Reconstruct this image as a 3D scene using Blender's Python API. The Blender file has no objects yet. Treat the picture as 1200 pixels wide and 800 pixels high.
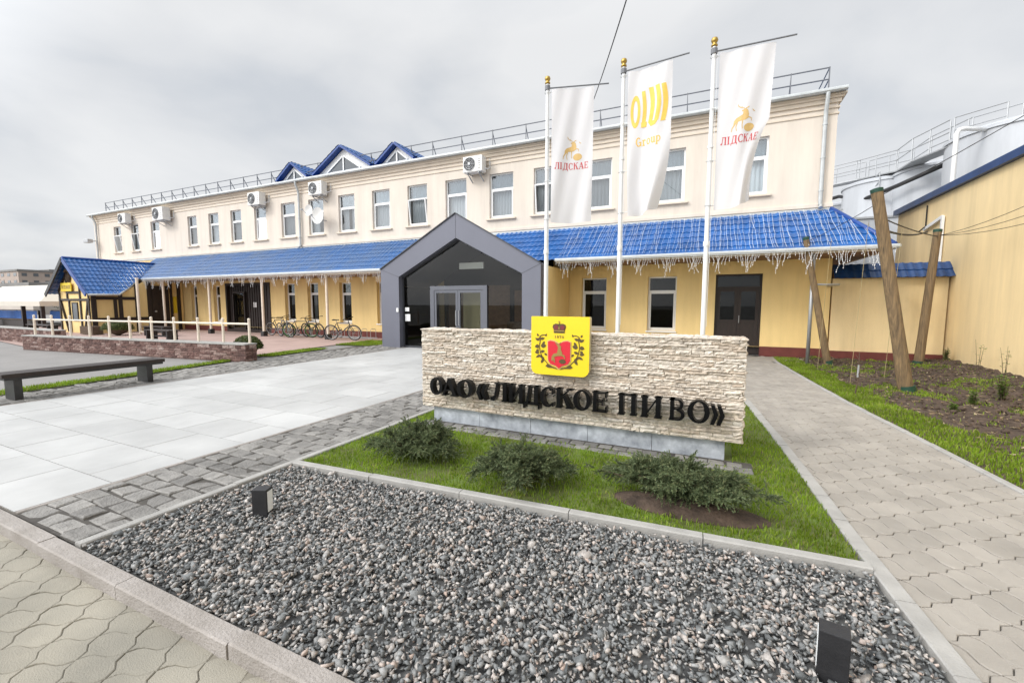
import bpy, bmesh, math, random
import numpy as np
from mathutils import Vector, Matrix
random.seed(7); RNG = np.random.default_rng(11)
SC = bpy.context.scene; COL = SC.collection
rad = math.radians; PI = math.pi

# ------------------------------------------------------------------ camera
cam = bpy.data.cameras.new('camera'); cam.sensor_width = 36; cam.lens = 15.12
cam.clip_start = .05; cam.clip_end = 3000
co = bpy.data.objects.new('camera', cam); COL.objects.link(co)
def cam_matrix(yaw, pitch, roll):
    cy, sy, cp, sp = math.cos(yaw), math.sin(yaw), math.cos(pitch), math.sin(pitch)
    f = Vector((sy*cp, cy*cp, -sp)); r = Vector((cy, -sy, 0)); d = f.cross(r)
    cr, sr = math.cos(roll), math.sin(roll)
    r2 = cr*r + sr*d; d2 = -sr*r + cr*d
    m = Matrix((r2, -d2, -f)).transposed().to_4x4(); m.translation = (0, 0, 1.6)
    return m
co.matrix_world = cam_matrix(rad(-24.859), rad(5.083), rad(-.104))
SC.camera = co

# ------------------------------------------------------------------ sky and sun
SUN_EL, SUN_AZ = 37, 220            # azimuth clockwise from +Y: behind the camera, to the left
w = bpy.data.worlds.new('World'); SC.world = w; w.use_nodes = True
nt = w.node_tree; nt.nodes.clear()
def N(nt, t, **k):
    n = nt.nodes.new(t)
    for a, b in k.items(): setattr(n, a, b)
    return n
def setup_world():
    L = nt.links.new
    out = N(nt, 'ShaderNodeOutputWorld'); tc = N(nt, 'ShaderNodeTexCoord')
    sky = N(nt, 'ShaderNodeTexSky', sky_type='NISHITA', sun_disc=False)
    sky.sun_elevation = rad(SUN_EL); sky.sun_rotation = rad(SUN_AZ); sky.air_density = 1; sky.dust_density = 2
    b1 = N(nt, 'ShaderNodeBackground'); b1.inputs[1].default_value = .10; L(sky.outputs[0], b1.inputs[0])
    sep = N(nt, 'ShaderNodeSeparateXYZ'); L(tc.outputs['Generated'], sep.inputs[0])
    # cloud layer: project direction on a plane overhead so that clouds flatten to the horizon
    mx = N(nt, 'ShaderNodeMath', operation='ADD'); L(sep.outputs[2], mx.inputs[0]); mx.inputs[1].default_value = .22
    dv = N(nt, 'ShaderNodeVectorMath', operation='DIVIDE')
    cmb = N(nt, 'ShaderNodeCombineXYZ')
    for i in range(3): L(mx.outputs[0], cmb.inputs[i])
    L(tc.outputs['Generated'], dv.inputs[0]); L(cmb.outputs[0], dv.inputs[1])
    n1 = N(nt, 'ShaderNodeTexNoise'); n1.inputs['Scale'].default_value = 1.5; n1.inputs['Detail'].default_value = 7
    n1.inputs['Roughness'].default_value = .46; n1.inputs['Distortion'].default_value = .35
    L(dv.outputs[0], n1.inputs['Vector'])
    cr = N(nt, 'ShaderNodeValToRGB'); e = cr.color_ramp.elements
    e[0].position = .36; e[0].color = (.66, .69, .73, 1); e[1].position = .64; e[1].color = (.885, .89, .895, 1)
    m = e.new(.48); m.color = (.775, .79, .81, 1)
    L(n1.outputs[0], cr.inputs[0])
    # overcast skies are brighter overhead than at the horizon
    gr = N(nt, 'ShaderNodeMapRange'); gr.inputs[1].default_value = .5; gr.inputs[2].default_value = .95
    gr.inputs[3].default_value = 1.0; gr.inputs[4].default_value = 1.4; L(sep.outputs[2], gr.inputs[0])
    # and brighter round the veiled sun, which stands behind the camera
    az_, el_ = rad(SUN_AZ), rad(SUN_EL); dt = N(nt, 'ShaderNodeVectorMath', operation='DOT_PRODUCT'); L(tc.outputs['Generated'], dt.inputs[0])
    dt.inputs[1].default_value = (math.sin(az_)*math.cos(el_), math.cos(az_)*math.cos(el_), math.sin(el_))
    gl = N(nt, 'ShaderNodeMapRange', interpolation_type='SMOOTHSTEP'); gl.inputs[1].default_value = .42; gl.inputs[2].default_value = 1.; gl.inputs[3].default_value = 1.; gl.inputs[4].default_value = 3.8
    L(dt.outputs['Value'], gl.inputs[0]); gm = N(nt, 'ShaderNodeMath', operation='MULTIPLY'); L(gr.outputs[0], gm.inputs[0]); L(gl.outputs[0], gm.inputs[1])
    b2 = N(nt, 'ShaderNodeBackground'); L(cr.outputs[0], b2.inputs[0]); L(gm.outputs[0], b2.inputs[1])
    mix = N(nt, 'ShaderNodeMixShader'); mix.inputs[0].default_value = .9
    L(b1.outputs[0], mix.inputs[1]); L(b2.outputs[0], mix.inputs[2]); L(mix.outputs[0], out.inputs[0])
setup_world()
sl = bpy.data.lights.new('sun', 'SUN'); sl.energy = 1.5; sl.angle = rad(14); sl.color = (1, .955, .89)
so = bpy.data.objects.new('sun', sl); COL.objects.link(so)
az, el = rad(SUN_AZ), rad(SUN_EL)
sd = Vector((math.sin(az)*math.cos(el), math.cos(az)*math.cos(el), math.sin(el)))
so.rotation_euler = sd.to_track_quat('Z', 'Y').to_euler(); so.location = (-10, -20, 40)
SC.view_settings.view_transform = 'Standard'; SC.view_settings.look = 'None'
SC.view_settings.exposure = .04; SC.view_settings.gamma = 1
SC.render.engine = 'CYCLES'

# ------------------------------------------------------------------ materials
def mat(name, col, rough=.7, var=0., vscale=3., bump=0., bscale=40., metal=0., spec=.5, isl=0., dark=None, stretch=None, coat=0., streak=0., objvar=0.):
    """Principled colour with noise variation, bump and per-island variation."""
    m = bpy.data.materials.new(name); m.use_nodes = True; t = m.node_tree; L = t.links.new
    p = t.nodes['Principled BSDF']; p.inputs['Roughness'].default_value = rough; p.inputs['Metallic'].default_value = metal
    p.inputs['Specular IOR Level'].default_value = spec; p.inputs['Coat Weight'].default_value = coat
    c = (*col, 1); p.inputs['Base Color'].default_value = c
    tc = N(t, 'ShaderNodeTexCoord'); vec = tc.outputs['Object']
    if stretch:
        mp = N(t, 'ShaderNodeMapping'); mp.inputs['Scale'].default_value = stretch; L(vec, mp.inputs[0]); vec = mp.outputs[0]
    src = None
    if var:
        n = N(t, 'ShaderNodeTexNoise'); n.inputs['Scale'].default_value = vscale; n.inputs['Detail'].default_value = 6
        n.inputs['Roughness'].default_value = .62; L(vec, n.inputs['Vector'])
        r = N(t, 'ShaderNodeValToRGB'); e = r.color_ramp.elements
        d = dark if dark else tuple(x*(1-var) for x in col); b = tuple(min(1, x*(1+var*.6)) for x in col)
        e[0].position = .3; e[0].color = (*d, 1); e[1].position = .7; e[1].color = (*b, 1)
        L(n.outputs[0], r.inputs[0]); src = r.outputs[0]
    if isl:
        g = N(t, 'ShaderNodeNewGeometry'); mr = N(t, 'ShaderNodeMapRange'); L(g.outputs['Random Per Island'], mr.inputs[0])
        mr.inputs[3].default_value = 1-isl; mr.inputs[4].default_value = 1+isl
        hs = N(t, 'ShaderNodeVectorMath', operation='SCALE')
        if src: L(src, hs.inputs[0])
        else: hs.inputs[0].default_value = col
        L(mr.outputs[0], hs.inputs['Scale']); src = hs.outputs[0]
    if streak:      # rain streaks and weathered patches running down a wall
        mp = N(t, 'ShaderNodeMapping'); mp.inputs['Scale'].default_value = (2.6, 2.6, .22); L(tc.outputs['Object'], mp.inputs[0])
        n = N(t, 'ShaderNodeTexNoise'); n.inputs['Scale'].default_value = 1; n.inputs['Detail'].default_value = 8; n.inputs['Roughness'].default_value = .7; L(mp.outputs[0], n.inputs['Vector'])
        mr = N(t, 'ShaderNodeMapRange'); mr.inputs[1].default_value = .42; mr.inputs[2].default_value = .72; mr.inputs[3].default_value = 1+streak*.2; mr.inputs[4].default_value = 1-streak; L(n.outputs[0], mr.inputs[0])
        hs = N(t, 'ShaderNodeVectorMath', operation='SCALE'); L(src, hs.inputs[0]); L(mr.outputs[0], hs.inputs['Scale']); src = hs.outputs[0]
    if objvar:      # pieces of cloth or plastic that differ from one another
        oi = N(t, 'ShaderNodeObjectInfo'); mr = N(t, 'ShaderNodeMapRange'); mr.inputs[3].default_value = 1-objvar; mr.inputs[4].default_value = 1+objvar; L(oi.outputs['Random'], mr.inputs[0])
        hs = N(t, 'ShaderNodeVectorMath', operation='SCALE'); L(src, hs.inputs[0]); L(mr.outputs[0], hs.inputs['Scale']); src = hs.outputs[0]
    if src: L(src, p.inputs['Base Color'])
    if bump:
        n = N(t, 'ShaderNodeTexNoise'); n.inputs['Scale'].default_value = bscale; n.inputs['Detail'].default_value = 4
        L(vec, n.inputs['Vector']); bp = N(t, 'ShaderNodeBump'); bp.inputs['Strength'].default_value = bump
        bp.inputs['Distance'].default_value = .02; L(n.outputs[0], bp.inputs['Height']); L(bp.outputs[0], p.inputs['Normal'])
    return m
def ramp_mat(name, stops, rough=.8, bump=.4, bscale=60., nmix=.3, nscale=30.):
    """Per-island colour picked from a ramp, with a little noise inside each piece."""
    m = bpy.data.materials.new(name); m.use_nodes = True; t = m.node_tree; L = t.links.new
    p = t.nodes['Principled BSDF']; p.inputs['Roughness'].default_value = rough; p.inputs['Specular IOR Level'].default_value = .3
    g = N(t, 'ShaderNodeNewGeometry'); tc = N(t, 'ShaderNodeTexCoord')
    n = N(t, 'ShaderNodeTexNoise'); n.inputs['Scale'].default_value = nscale; n.inputs['Detail'].default_value = 5; L(tc.outputs['Object'], n.inputs['Vector'])
    r = N(t, 'ShaderNodeValToRGB'); e = r.color_ramp.elements
    e[0].position = stops[0][0]; e[0].color = (*stops[0][1], 1); e[1].position = stops[-1][0]; e[1].color = (*stops[-1][1], 1)
    for q, c in stops[1:-1]: x = e.new(q); x.color = (*c, 1)
    L(g.outputs['Random Per Island'], r.inputs[0])
    mr = N(t, 'ShaderNodeMapRange'); mr.inputs[1].default_value = .3; mr.inputs[2].default_value = .7
    mr.inputs[3].default_value = 1-nmix; mr.inputs[4].default_value = 1+nmix; L(n.outputs[0], mr.inputs[0])
    s = N(t, 'ShaderNodeVectorMath', operation='SCALE'); L(r.outputs[0], s.inputs[0]); L(mr.outputs[0], s.inputs['Scale'])
    L(s.outputs[0], p.inputs['Base Color'])
    if bump:
        n2 = N(t, 'ShaderNodeTexNoise'); n2.inputs['Scale'].default_value = bscale; n2.inputs['Detail'].default_value = 4; L(tc.outputs['Object'], n2.inputs['Vector'])
        bp = N(t, 'ShaderNodeBump'); bp.inputs['Strength'].default_value = bump; bp.inputs['Distance'].default_value = .01
        L(n2.outputs[0], bp.inputs['Height']); L(bp.outputs[0], p.inputs['Normal'])
    return m
def leaf_mat(name, stops, rough=.55, trans=.35, nmix=.25, nscale=6.):
    m = ramp_mat(name, stops, rough, 0, 1, nmix, nscale); t = m.node_tree; L = t.links.new
    p = t.nodes['Principled BSDF']; o = t.nodes['Material Output']
    tr = N(t, 'ShaderNodeBsdfTranslucent'); L(p.inputs['Base Color'].links[0].from_socket, tr.inputs[0])
    mx = N(t, 'ShaderNodeMixShader'); mx.inputs[0].default_value = trans
    L(p.outputs[0], mx.inputs[1]); L(tr.outputs[0], mx.inputs[2]); L(mx.outputs[0], o.inputs[0])
    return m
def glass_mat(name, tint=(.75, .8, .82), base=.06, top=.6, rough=.01):
    m = bpy.data.materials.new(name); m.use_nodes = True; t = m.node_tree; L = t.links.new; t.nodes.clear()
    o = N(t, 'ShaderNodeOutputMaterial'); tr = N(t, 'ShaderNodeBsdfTransparent'); tr.inputs[0].default_value = (*tint, 1)
    gl = N(t, 'ShaderNodeBsdfGlossy'); gl.inputs['Roughness'].default_value = rough
    lw = N(t, 'ShaderNodeLayerWeight'); lw.inputs[0].default_value = .3
    mr = N(t, 'ShaderNodeMapRange'); mr.inputs[3].default_value = base; mr.inputs[4].default_value = top; L(lw.outputs['Fresnel'], mr.inputs[0])
    mx = N(t, 'ShaderNodeMixShader'); L(mr.outputs[0], mx.inputs[0]); L(tr.outputs[0], mx.inputs[1]); L(gl.outputs[0], mx.inputs[2]); L(mx.outputs[0], o.inputs[0])
    return m
M = {}
M['cream'] = mat('cream_plaster', (.71, .635, .55), .85, .07, .9, .15, 120, stretch=(1, 1, .45), streak=.11)
M['cream_trim'] = mat('cream_trim', (.69, .60, .49), .85, .08, 2, .1, 90)
M['yellow'] = mat('yellow_plaster', (.86, .64, .29), .85, .08, .8, .15, 120, stretch=(1, 1, .5), streak=.10)
M['yellow_metal'] = mat('weathered_yellow_plaster', (.82, .64, .36), .85, .13, .45, .2, 60, stretch=(1, 1, .45), streak=.13)
M['plinth'] = mat('red_brown_plinth', (.15, .035, .028), .7, .25, 4, .15, 60)
M['tile'] = mat('blue_metal_tile', (.003, .10, .34), .36, .30, 1.6, .06, 60, coat=.10, dark=(.008, .065, .22))
M['tile_dark'] = mat('dark_blue_metal_tile', (.012, .05, .16), .35, .3, 2, .05, 60)
M['tile_worn'] = mat('faded_blue_metal_tile', (.018, .09, .255), .40, .40, 1.4, .08, 60, dark=(.06, .12, .24))
M['blue_trim'] = mat('blue_painted_trim', (.012, .06, .26), .4, .1, 5)
M['gutter'] = mat('pale_metal_gutter', (.50, .52, .52), .4, .15, 3, .05, 40, metal=.3)
M['white'] = mat('white_paint', (.80, .80, .79), .45, .05, 5)
M['pvc'] = mat('white_window_plastic', (.82, .82, .81), .35, .03, 6)
M['cream_paint'] = mat('cream_painted_metal', (.78, .68, .56), .5, .08, 6)
M['soffit'] = mat('brown_soffit_boards', (.22, .12, .06), .7, .3, 6, .2, 40)
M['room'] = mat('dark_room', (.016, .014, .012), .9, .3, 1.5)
M['curtain'] = mat('pale_grey_curtain', (.54, .56, .57), .9, .12, 4, stretch=(6, 6, .6), objvar=.42)
M['glass'] = glass_mat('window_glass', (.74, .79, .82), .10, .75)
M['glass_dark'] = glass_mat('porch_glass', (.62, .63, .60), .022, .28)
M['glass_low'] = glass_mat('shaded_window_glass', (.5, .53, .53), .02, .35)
M['portal'] = mat('grey_composite_panel', (.145, .15, .185), .42, .05, 1.2, metal=.15)
M['portal_seam'] = mat('dark_seam', (.04, .042, .05), .5)
M['alu'] = mat('grey_door_aluminium', (.12, .125, .145), .4, .05, 4, metal=.3)
M['dark_wood'] = mat('dark_stained_wood', (.022, .013, .010), .55, .4, 3, .2, 30, stretch=(6, 6, 1))
M['black'] = mat('matt_black_metal', (.012, .012, .013), .38, .2, 8)
M['charcoal'] = mat('charcoal_metal', (.022, .022, .024), .45, .3, 12, .1, 120)
M['light_panel'] = mat('frosted_diffuser', (.82, .84, .84), .4)
M['stone'] = ramp_mat('ledger_stone', [(0, (.47, .39, .31)), (.2, (.55, .48, .40)), (.45, (.61, .55, .475)), (.7, (.51, .44, .36)), (.85, (.67, .62, .55)), (1, (.42, .345, .27))], .85, .8, 45, .28, 24)
M['slab'] = mat('grey_granite_cladding', (.42, .45, .49), .45, .45, 7, .1, 90, dark=(.22, .24, .275))
M['mortar'] = mat('pale_mortar', (.42, .37, .30), .95, .2, 10, .3, 50)
M['brick'] = ramp_mat('brown_red_split_brick', [(0, (.095, .055, .048)), (.35, (.145, .082, .07)), (.65, (.185, .112, .095)), (.9, (.27, .19, .165)), (1, (.34, .26, .235))], .85, .8, 40, .35, 18)
M['brick_mortar'] = mat('brown_mortar', (.13, .09, .08), .95, .2, 10)
M['concrete'] = mat('pale_concrete', (.36, .35, .33), .85, .18, 5, .3, 90)
M['kerb_old'] = mat('weathered_kerb_concrete', (.31, .285, .265), .9, .30, 4, .5, 70, dark=(.25, .225, .20))
M['plaza'] = mat('light_granite_slab', (.46, .46, .45), .6, .20, .8, .10, 200, isl=.07)
M['joint'] = mat('dark_joint_sand', (.15, .135, .115), .95, .3, 12)
M['paver'] = mat('beige_grey_paver', (.335, .308, .272), .88, .17, 2.2, .35, 150, isl=.075)
M['paver_tan'] = mat('tan_paver', (.305, .28, .228), .9, .20, 1.6, .35, 150, isl=.05, dark=(.215, .203, .17))
M['joint_tan'] = mat('sandy_joint', (.235, .215, .175), .95, .35, 9)
M['sett'] = mat('dark_granite_sett', (.225, .215, .20), .72, .30, 9, .7, 55, isl=.28)
M['joint_sett'] = mat('dark_joint', (.075, .068, .06), .95, .4, 14)
M['asphalt'] = mat('pale_worn_asphalt', (.255, .245, .235), .9, .16, .5, .4, 160)
M['terrace'] = mat('pinkish_terrace_paving', (.40, .285, .25), .85, .18, 1.2, .2, 80)
M['ground'] = mat('grey_ground', (.22, .215, .20), .95, .25, .3)
M['soil'] = mat('dark_soil', (.085, .058, .042), .95, .55, 7, .8, 35, dark=(.03, .02, .014))
M['turf'] = mat('turf_base', (.10, .15, .025), .95, .5, 3, .5, 60, dark=(.085, .075, .03))
M['gravel'] = ramp_mat('crushed_granite', [(0, (.095, .10, .10)), (.2, (.155, .163, .165)), (.45, (.235, .24, .237)), (.64, (.325, .32, .31)), (.78, (.40, .36, .325)), (.89, (.46, .43, .405)), (.95, (.38, .29, .24)), (1, (.56, .53, .50))], .75, .25, 160, .25, 60)
M['gravel_bed'] = mat('gravel_bed', (.10, .10, .098), .95, .4, 30)
M['grass'] = leaf_mat('grass_blades', [(0, (.15, .24, .014)), (.3, (.195, .31, .02)), (.7, (.25, .36, .035)), (.93, (.30, .38, .06)), (1, (.40, .36, .15))], .5, .5, .38, 2.2)
M['juniper'] = leaf_mat('juniper_needles', [(0, (.07, .10, .05)), (.5, (.135, .175, .085)), (.85, (.22, .265, .13)), (1, (.28, .27, .14))], .6, .35)
M['boxwood'] = leaf_mat('boxwood_leaves', [(0, (.035, .055, .012)), (.6, (.075, .10, .022)), (1, (.13, .15, .04))], .5, .25)
M['treeleaf'] = leaf_mat('tree_leaves', [(0, (.03, .05, .02)), (.6, (.06, .085, .03)), (1, (.10, .12, .05))], .6, .25)
M['weed'] = leaf_mat('weed_leaves', [(0, (.09, .16, .03)), (.6, (.14, .23, .04)), (1, (.22, .26, .08))], .55, .3)
M['bark'] = mat('brown_bark', (.11, .075, .05), .9, .4, 14, .6, 40)
M['timber'] = mat('treated_round_timber', (.24, .16, .08), .8, .55, 8, .9, 22, stretch=(7, 7, .30), dark=(.085, .06, .036))
M['green_rubber'] = mat('dark_green_cap', (.012, .055, .035), .5, .1, 6)
M['flag'] = leaf_mat('white_flag_cloth', [(0, (.82, .81, .82)), (1, (.82, .81, .82))], .8, .35, 0.)
M['gold'] = mat('gold_print', (.62, .42, .16), .6, .08, 20)
M['olvi'] = mat('yellow_gold_print', (.80, .50, .08), .6, .1, 8)
M['red_print'] = mat('red_print', (.55, .06, .07), .6, .06, 20)
M['brass'] = mat('brass_finial', (.45, .30, .08), .3, .1, 10, metal=.9)
M['pole'] = mat('white_pole_enamel', (.78, .79, .80), .3, .03, 6)
M['arm'] = mat('grey_flag_arm', (.16, .165, .18), .4, .1, 6)
M['crest_yellow'] = mat('yellow_crest_face', (.84, .62, .012), .35, .04, 4, coat=.3)
M['crest_side'] = mat('beige_crest_side', (.62, .55, .36), .5)
M['crest_red'] = mat('red_shield', (.62, .012, .03), .4)
M['crest_dark'] = mat('dark_olive_print', (.09, .06, .015), .5)
M['crest_olive'] = mat('olive_gold_print', (.30, .20, .05), .5)
M['crest_maroon'] = mat('maroon_print', (.18, .025, .03), .5)
M['lettering'] = mat('black_letter_enamel', (.004, .004, .0045), .28, .1, 10, spec=.25)
M['ac'] = mat('white_air_conditioner_case', (.74, .73, .70), .45, .08, 4)
M['steel'] = mat('galvanised_steel', (.42, .43, .44), .45, .1, 6, metal=.5)
M['tank'] = mat('pale_blue_grey_tank_skin', (.50, .52, .55), .45, .16, .7, stretch=(1, 1, .2), streak=.08)
M['cable'] = mat('black_cable', (.015, .015, .016), .6)
M['light_cable'] = mat('white_light_cable', (.66, .67, .68), .5)
M['bulb'] = mat('clear_plastic_bulb', (.85, .86, .88), .15)
M['tyre'] = mat('black_tyre', (.016, .016, .017), .8)
M['bike_dark'] = mat('black_bike_enamel', (.015, .016, .018), .3, coat=.4)
M['bike_grey'] = mat('grey_bike_enamel', (.16, .165, .17), .3, coat=.4)
M['bike_green'] = mat('green_rim', (.10, .30, .06), .35)
M['awning'] = mat('cream_awning_cloth', (.60, .56, .49), .8, .05, 2)
M['tarp'] = mat('blue_banner_cloth', (.015, .13, .48), .6, .15, 2)
M['panel_beige'] = mat('beige_panel_wall', (.44, .36, .31), .9, .15, .1)
M['far_plaster'] = mat('grey_far_plaster', (.50, .45, .40), .9, .12, .2)
M['far_window'] = mat('far_window_glass', (.10, .11, .12), .2)
M['far_roof'] = mat('grey_far_roof', (.22, .21, .20), .8, .2, .3)
M['yellow_sign'] = mat('yellow_sign_board', (.74, .55, .02), .45)
M['litter'] = ramp_mat('dry_leaf_litter', [(0, (.10, .065, .035)), (.5, (.20, .14, .08)), (1, (.36, .29, .19))], .9, 0)
M['straw'] = mat('dry_straw', (.42, .34, .18), .9, .2, 8)

# ------------------------------------------------------------------ mesh builder
OFF = {}
class MB:
    def __init__(s): s.v = []; s.f = []
    def add(s, vs, fs):
        b = len(s.v); s.v += [tuple(v) for v in vs]; s.f += [tuple(i+b for i in f) for f in fs]; return s
    def box(s, x0, x1, y0, y1, z0, z1):
        return s.add([(x0,y0,z0),(x1,y0,z0),(x1,y1,z0),(x0,y1,z0),(x0,y0,z1),(x1,y0,z1),(x1,y1,z1),(x0,y1,z1)],
                     [(0,3,2,1),(4,5,6,7),(0,1,5,4),(1,2,6,5),(2,3,7,6),(3,0,4,7)])
    def cbox(s, x0, x1, y0, y1, z0, z1, c=.01):
        """box with chamfered edges"""
        bm = bmesh.new(); bmesh.ops.create_cube(bm, size=1)
        for v in bm.verts: v.co = Vector((x0+(x1-x0)*(v.co.x+.5), y0+(y1-y0)*(v.co.y+.5), z0+(z1-z0)*(v.co.z+.5)))
        bmesh.ops.bevel(bm, geom=bm.edges[:], offset=c, segments=2, affect='EDGES', profile=.6)
        return s.addbm(bm)
    def addbm(s, bm, mtx=None):
        bm.verts.index_update()
        s.add([(mtx @ v.co if mtx else v.co) for v in bm.verts], [[v.index for v in f.verts] for f in bm.faces]); bm.free(); return s
    def tube(s, pts, r, n=8, caps=True):
        pts = [Vector(p) for p in pts]; rs = r if isinstance(r, (list, tuple)) else [r]*len(pts)
        vs = []; up = None
        for i, p in enumerate(pts):
            d = (pts[min(i+1, len(pts)-1)]-pts[max(i-1, 0)]).normalized()
            a = Vector((0,0,1)) if abs(d.z) < .9 else Vector((1,0,0))
            x = d.cross(a).normalized()
            if up is not None and x.dot(up) < 0: x = -x
            up = x; y = d.cross(x)
            for k in range(n):
                t = 2*PI*(k+.5)/n; vs.append(p + rs[i]*(x*math.cos(t)+y*math.sin(t)))
        fs = []
        for i in range(len(pts)-1):
            for k in range(n): fs.append((i*n+k, i*n+(k+1)%n, (i+1)*n+(k+1)%n, (i+1)*n+k))
        if caps: fs.append(tuple(range(n))[::-1]); fs.append(tuple((len(pts)-1)*n+k for k in range(n)))
        return s.add(vs, fs)
    def bar(s, a, b, wx, wz):
        """rectangular bar from a to b"""
        a, b = Vector(a), Vector(b); d = (b-a).normalized(); h = Vector((0,0,1)) if abs(d.z) < .95 else Vector((0,1,0))
        x = d.cross(h).normalized()*wx/2; z = x.cross(d).normalized()*wz/2
        vs = [a-x-z, a+x-z, a+x+z, a-x+z, b-x-z, b+x-z, b+x+z, b-x+z]
        return s.add(vs, [(0,1,2,3),(7,6,5,4),(0,4,5,1),(1,5,6,2),(2,6,7,3),(3,7,4,0)])
    def lathe(s, c, prof, n=20):
        c = Vector(c); vs = []
        for r, z in prof:
            for k in range(n): vs.append(c+Vector((r*math.cos(2*PI*k/n), r*math.sin(2*PI*k/n), z)))
        fs = []
        for i in range(len(prof)-1):
            for k in range(n): fs.append((i*n+k, i*n+(k+1)%n, (i+1)*n+(k+1)%n, (i+1)*n+k))
        fs.append(tuple(range(n))[::-1]); fs.append(tuple((len(prof)-1)*n+k for k in range(n)))
        return s.add(vs, fs)
    def torus(s, c, R, r, axis='Y', n=28, m=8):
        c = Vector(c); vs = []; fs = []
        for i in range(n):
            a = 2*PI*i/n
            for j in range(m):
                b = 2*PI*j/m; q = R+r*math.cos(b)
                p = (q*math.cos(a), r*math.sin(b), q*math.sin(a))
                vs.append(c+Vector(p if axis == 'Y' else (p[0], p[2], p[1])))
        for i in range(n):
            for j in range(m): fs.append((i*m+j, ((i+1)%n)*m+j, ((i+1)%n)*m+(j+1)%m, i*m+(j+1)%m))
        return s.add(vs, fs)
    def prism(s, poly, f0, f1):
        """extrude a 2D polygon: f0, f1 map (u,v) to the front and the back point"""
        n = len(poly); vs = [f0(*p) for p in poly]+[f1(*p) for p in poly]
        return s.add(vs, [tuple(range(n)), tuple(range(2*n-1, n-1, -1))]+[(i, i+n, (i+1)%n+n, (i+1)%n) for i in range(n)])
    def build(s, name, m, parent=None, smooth=False, kind=None):
        me = bpy.data.meshes.new(name); o = bpy.data.objects.new(name, me); COL.objects.link(o)
        off = OFF.get(parent.name, (0,0,0)) if parent else (0,0,0)
        V = np.array(s.v, dtype=float).reshape(-1, 3)-np.array(off)
        me.from_pydata(V.tolist(), [], s.f); me.update()
        bm = bmesh.new(); bm.from_mesh(me); bmesh.ops.recalc_face_normals(bm, faces=bm.faces[:]) if len(s.f) < 60000 else None
        bm.to_mesh(me); bm.free()
        if isinstance(m, (list, tuple)):
            for q in m: me.materials.append(q)
        else: me.materials.append(m)
        if smooth: me.polygons.foreach_set('use_smooth', [True]*len(me.polygons))
        if smooth == 'auto': me.set_sharp_from_angle(angle=rad(35))
        if parent: o.parent = parent; OFF[o.name] = off
        if kind: o['kind'] = kind
        return o
def npmesh(name, V, F, m, parent=None, kind=None, smooth=False):
    """big mesh from numpy arrays; F is (n,3) or (n,4)"""
    me = bpy.data.meshes.new(name); V = np.asarray(V, dtype=np.float32); F = np.asarray(F, dtype=np.int32); k = F.shape[1]
    off = OFF.get(parent.name, (0,0,0)) if parent else (0,0,0); V = V-np.array(off, dtype=np.float32)
    me.vertices.add(len(V)); me.vertices.foreach_set('co', V.ravel())
    me.loops.add(F.size); me.loops.foreach_set('vertex_index', F.ravel())
    me.polygons.add(len(F)); me.polygons.foreach_set('loop_start', np.arange(len(F), dtype=np.int32)*k)
    me.polygons.foreach_set('loop_total', np.full(len(F), k, dtype=np.int32)); me.update(calc_edges=True); me.validate()
    me.materials.append(m); o = bpy.data.objects.new(name, me); COL.objects.link(o)
    if smooth: me.polygons.foreach_set('use_smooth', [True]*len(me.polygons))
    if parent: o.parent = parent; OFF[o.name] = off
    if kind: o['kind'] = kind
    return o
def thing(name, label, cat, loc=(0,0,0), group=None):
    o = bpy.data.objects.new(name, None); COL.objects.link(o); o.location = loc; o.empty_display_size = .2
    o['label'] = label; o['category'] = cat
    if group: o['group'] = group
    OFF[o.name] = tuple(loc); return o
def tag(o, label, cat, group=None):
    o['label'] = label; o['category'] = cat
    if group: o['group'] = group
    return o
def copy_tree(o, parent=None):
    c = o.copy(); COL.objects.link(c)
    if parent: c.parent = parent
    for ch in list(o.children): copy_tree(ch, c)
    return c
def smoothnoise(x, y, s=1.):
    return (math.sin(x*s*1.7+1.3)*math.cos(y*s*2.1+.7)+.5*math.sin(x*s*4.3+y*s*3.1)+.25*math.cos(x*s*9.1-y*s*7.7))/1.75

# ------------------------------------------------------------------ the ground
YF = 15.28            # facade plane
def sheet(name, poly, z, m): 
    return MB().add([(x, y, z) for x, y in poly], [tuple(range(len(poly)))]).build(name, m, kind='structure')
sheet('ground', [(-900,-300),(700,-300),(700,900),(-900,900)], -.30, M['ground'])
sheet('parking_asphalt', [(-160,1.26),(-9.98,1.26),(-9.98,15.22),(-39.2,15.22),(-39.2,160),(-160,160)], -.022, M['asphalt'])
sheet('yard_ground', [(-39.2,15.23),(60,15.23),(60,160),(-39.2,160)], -.010, M['asphalt'])

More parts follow.
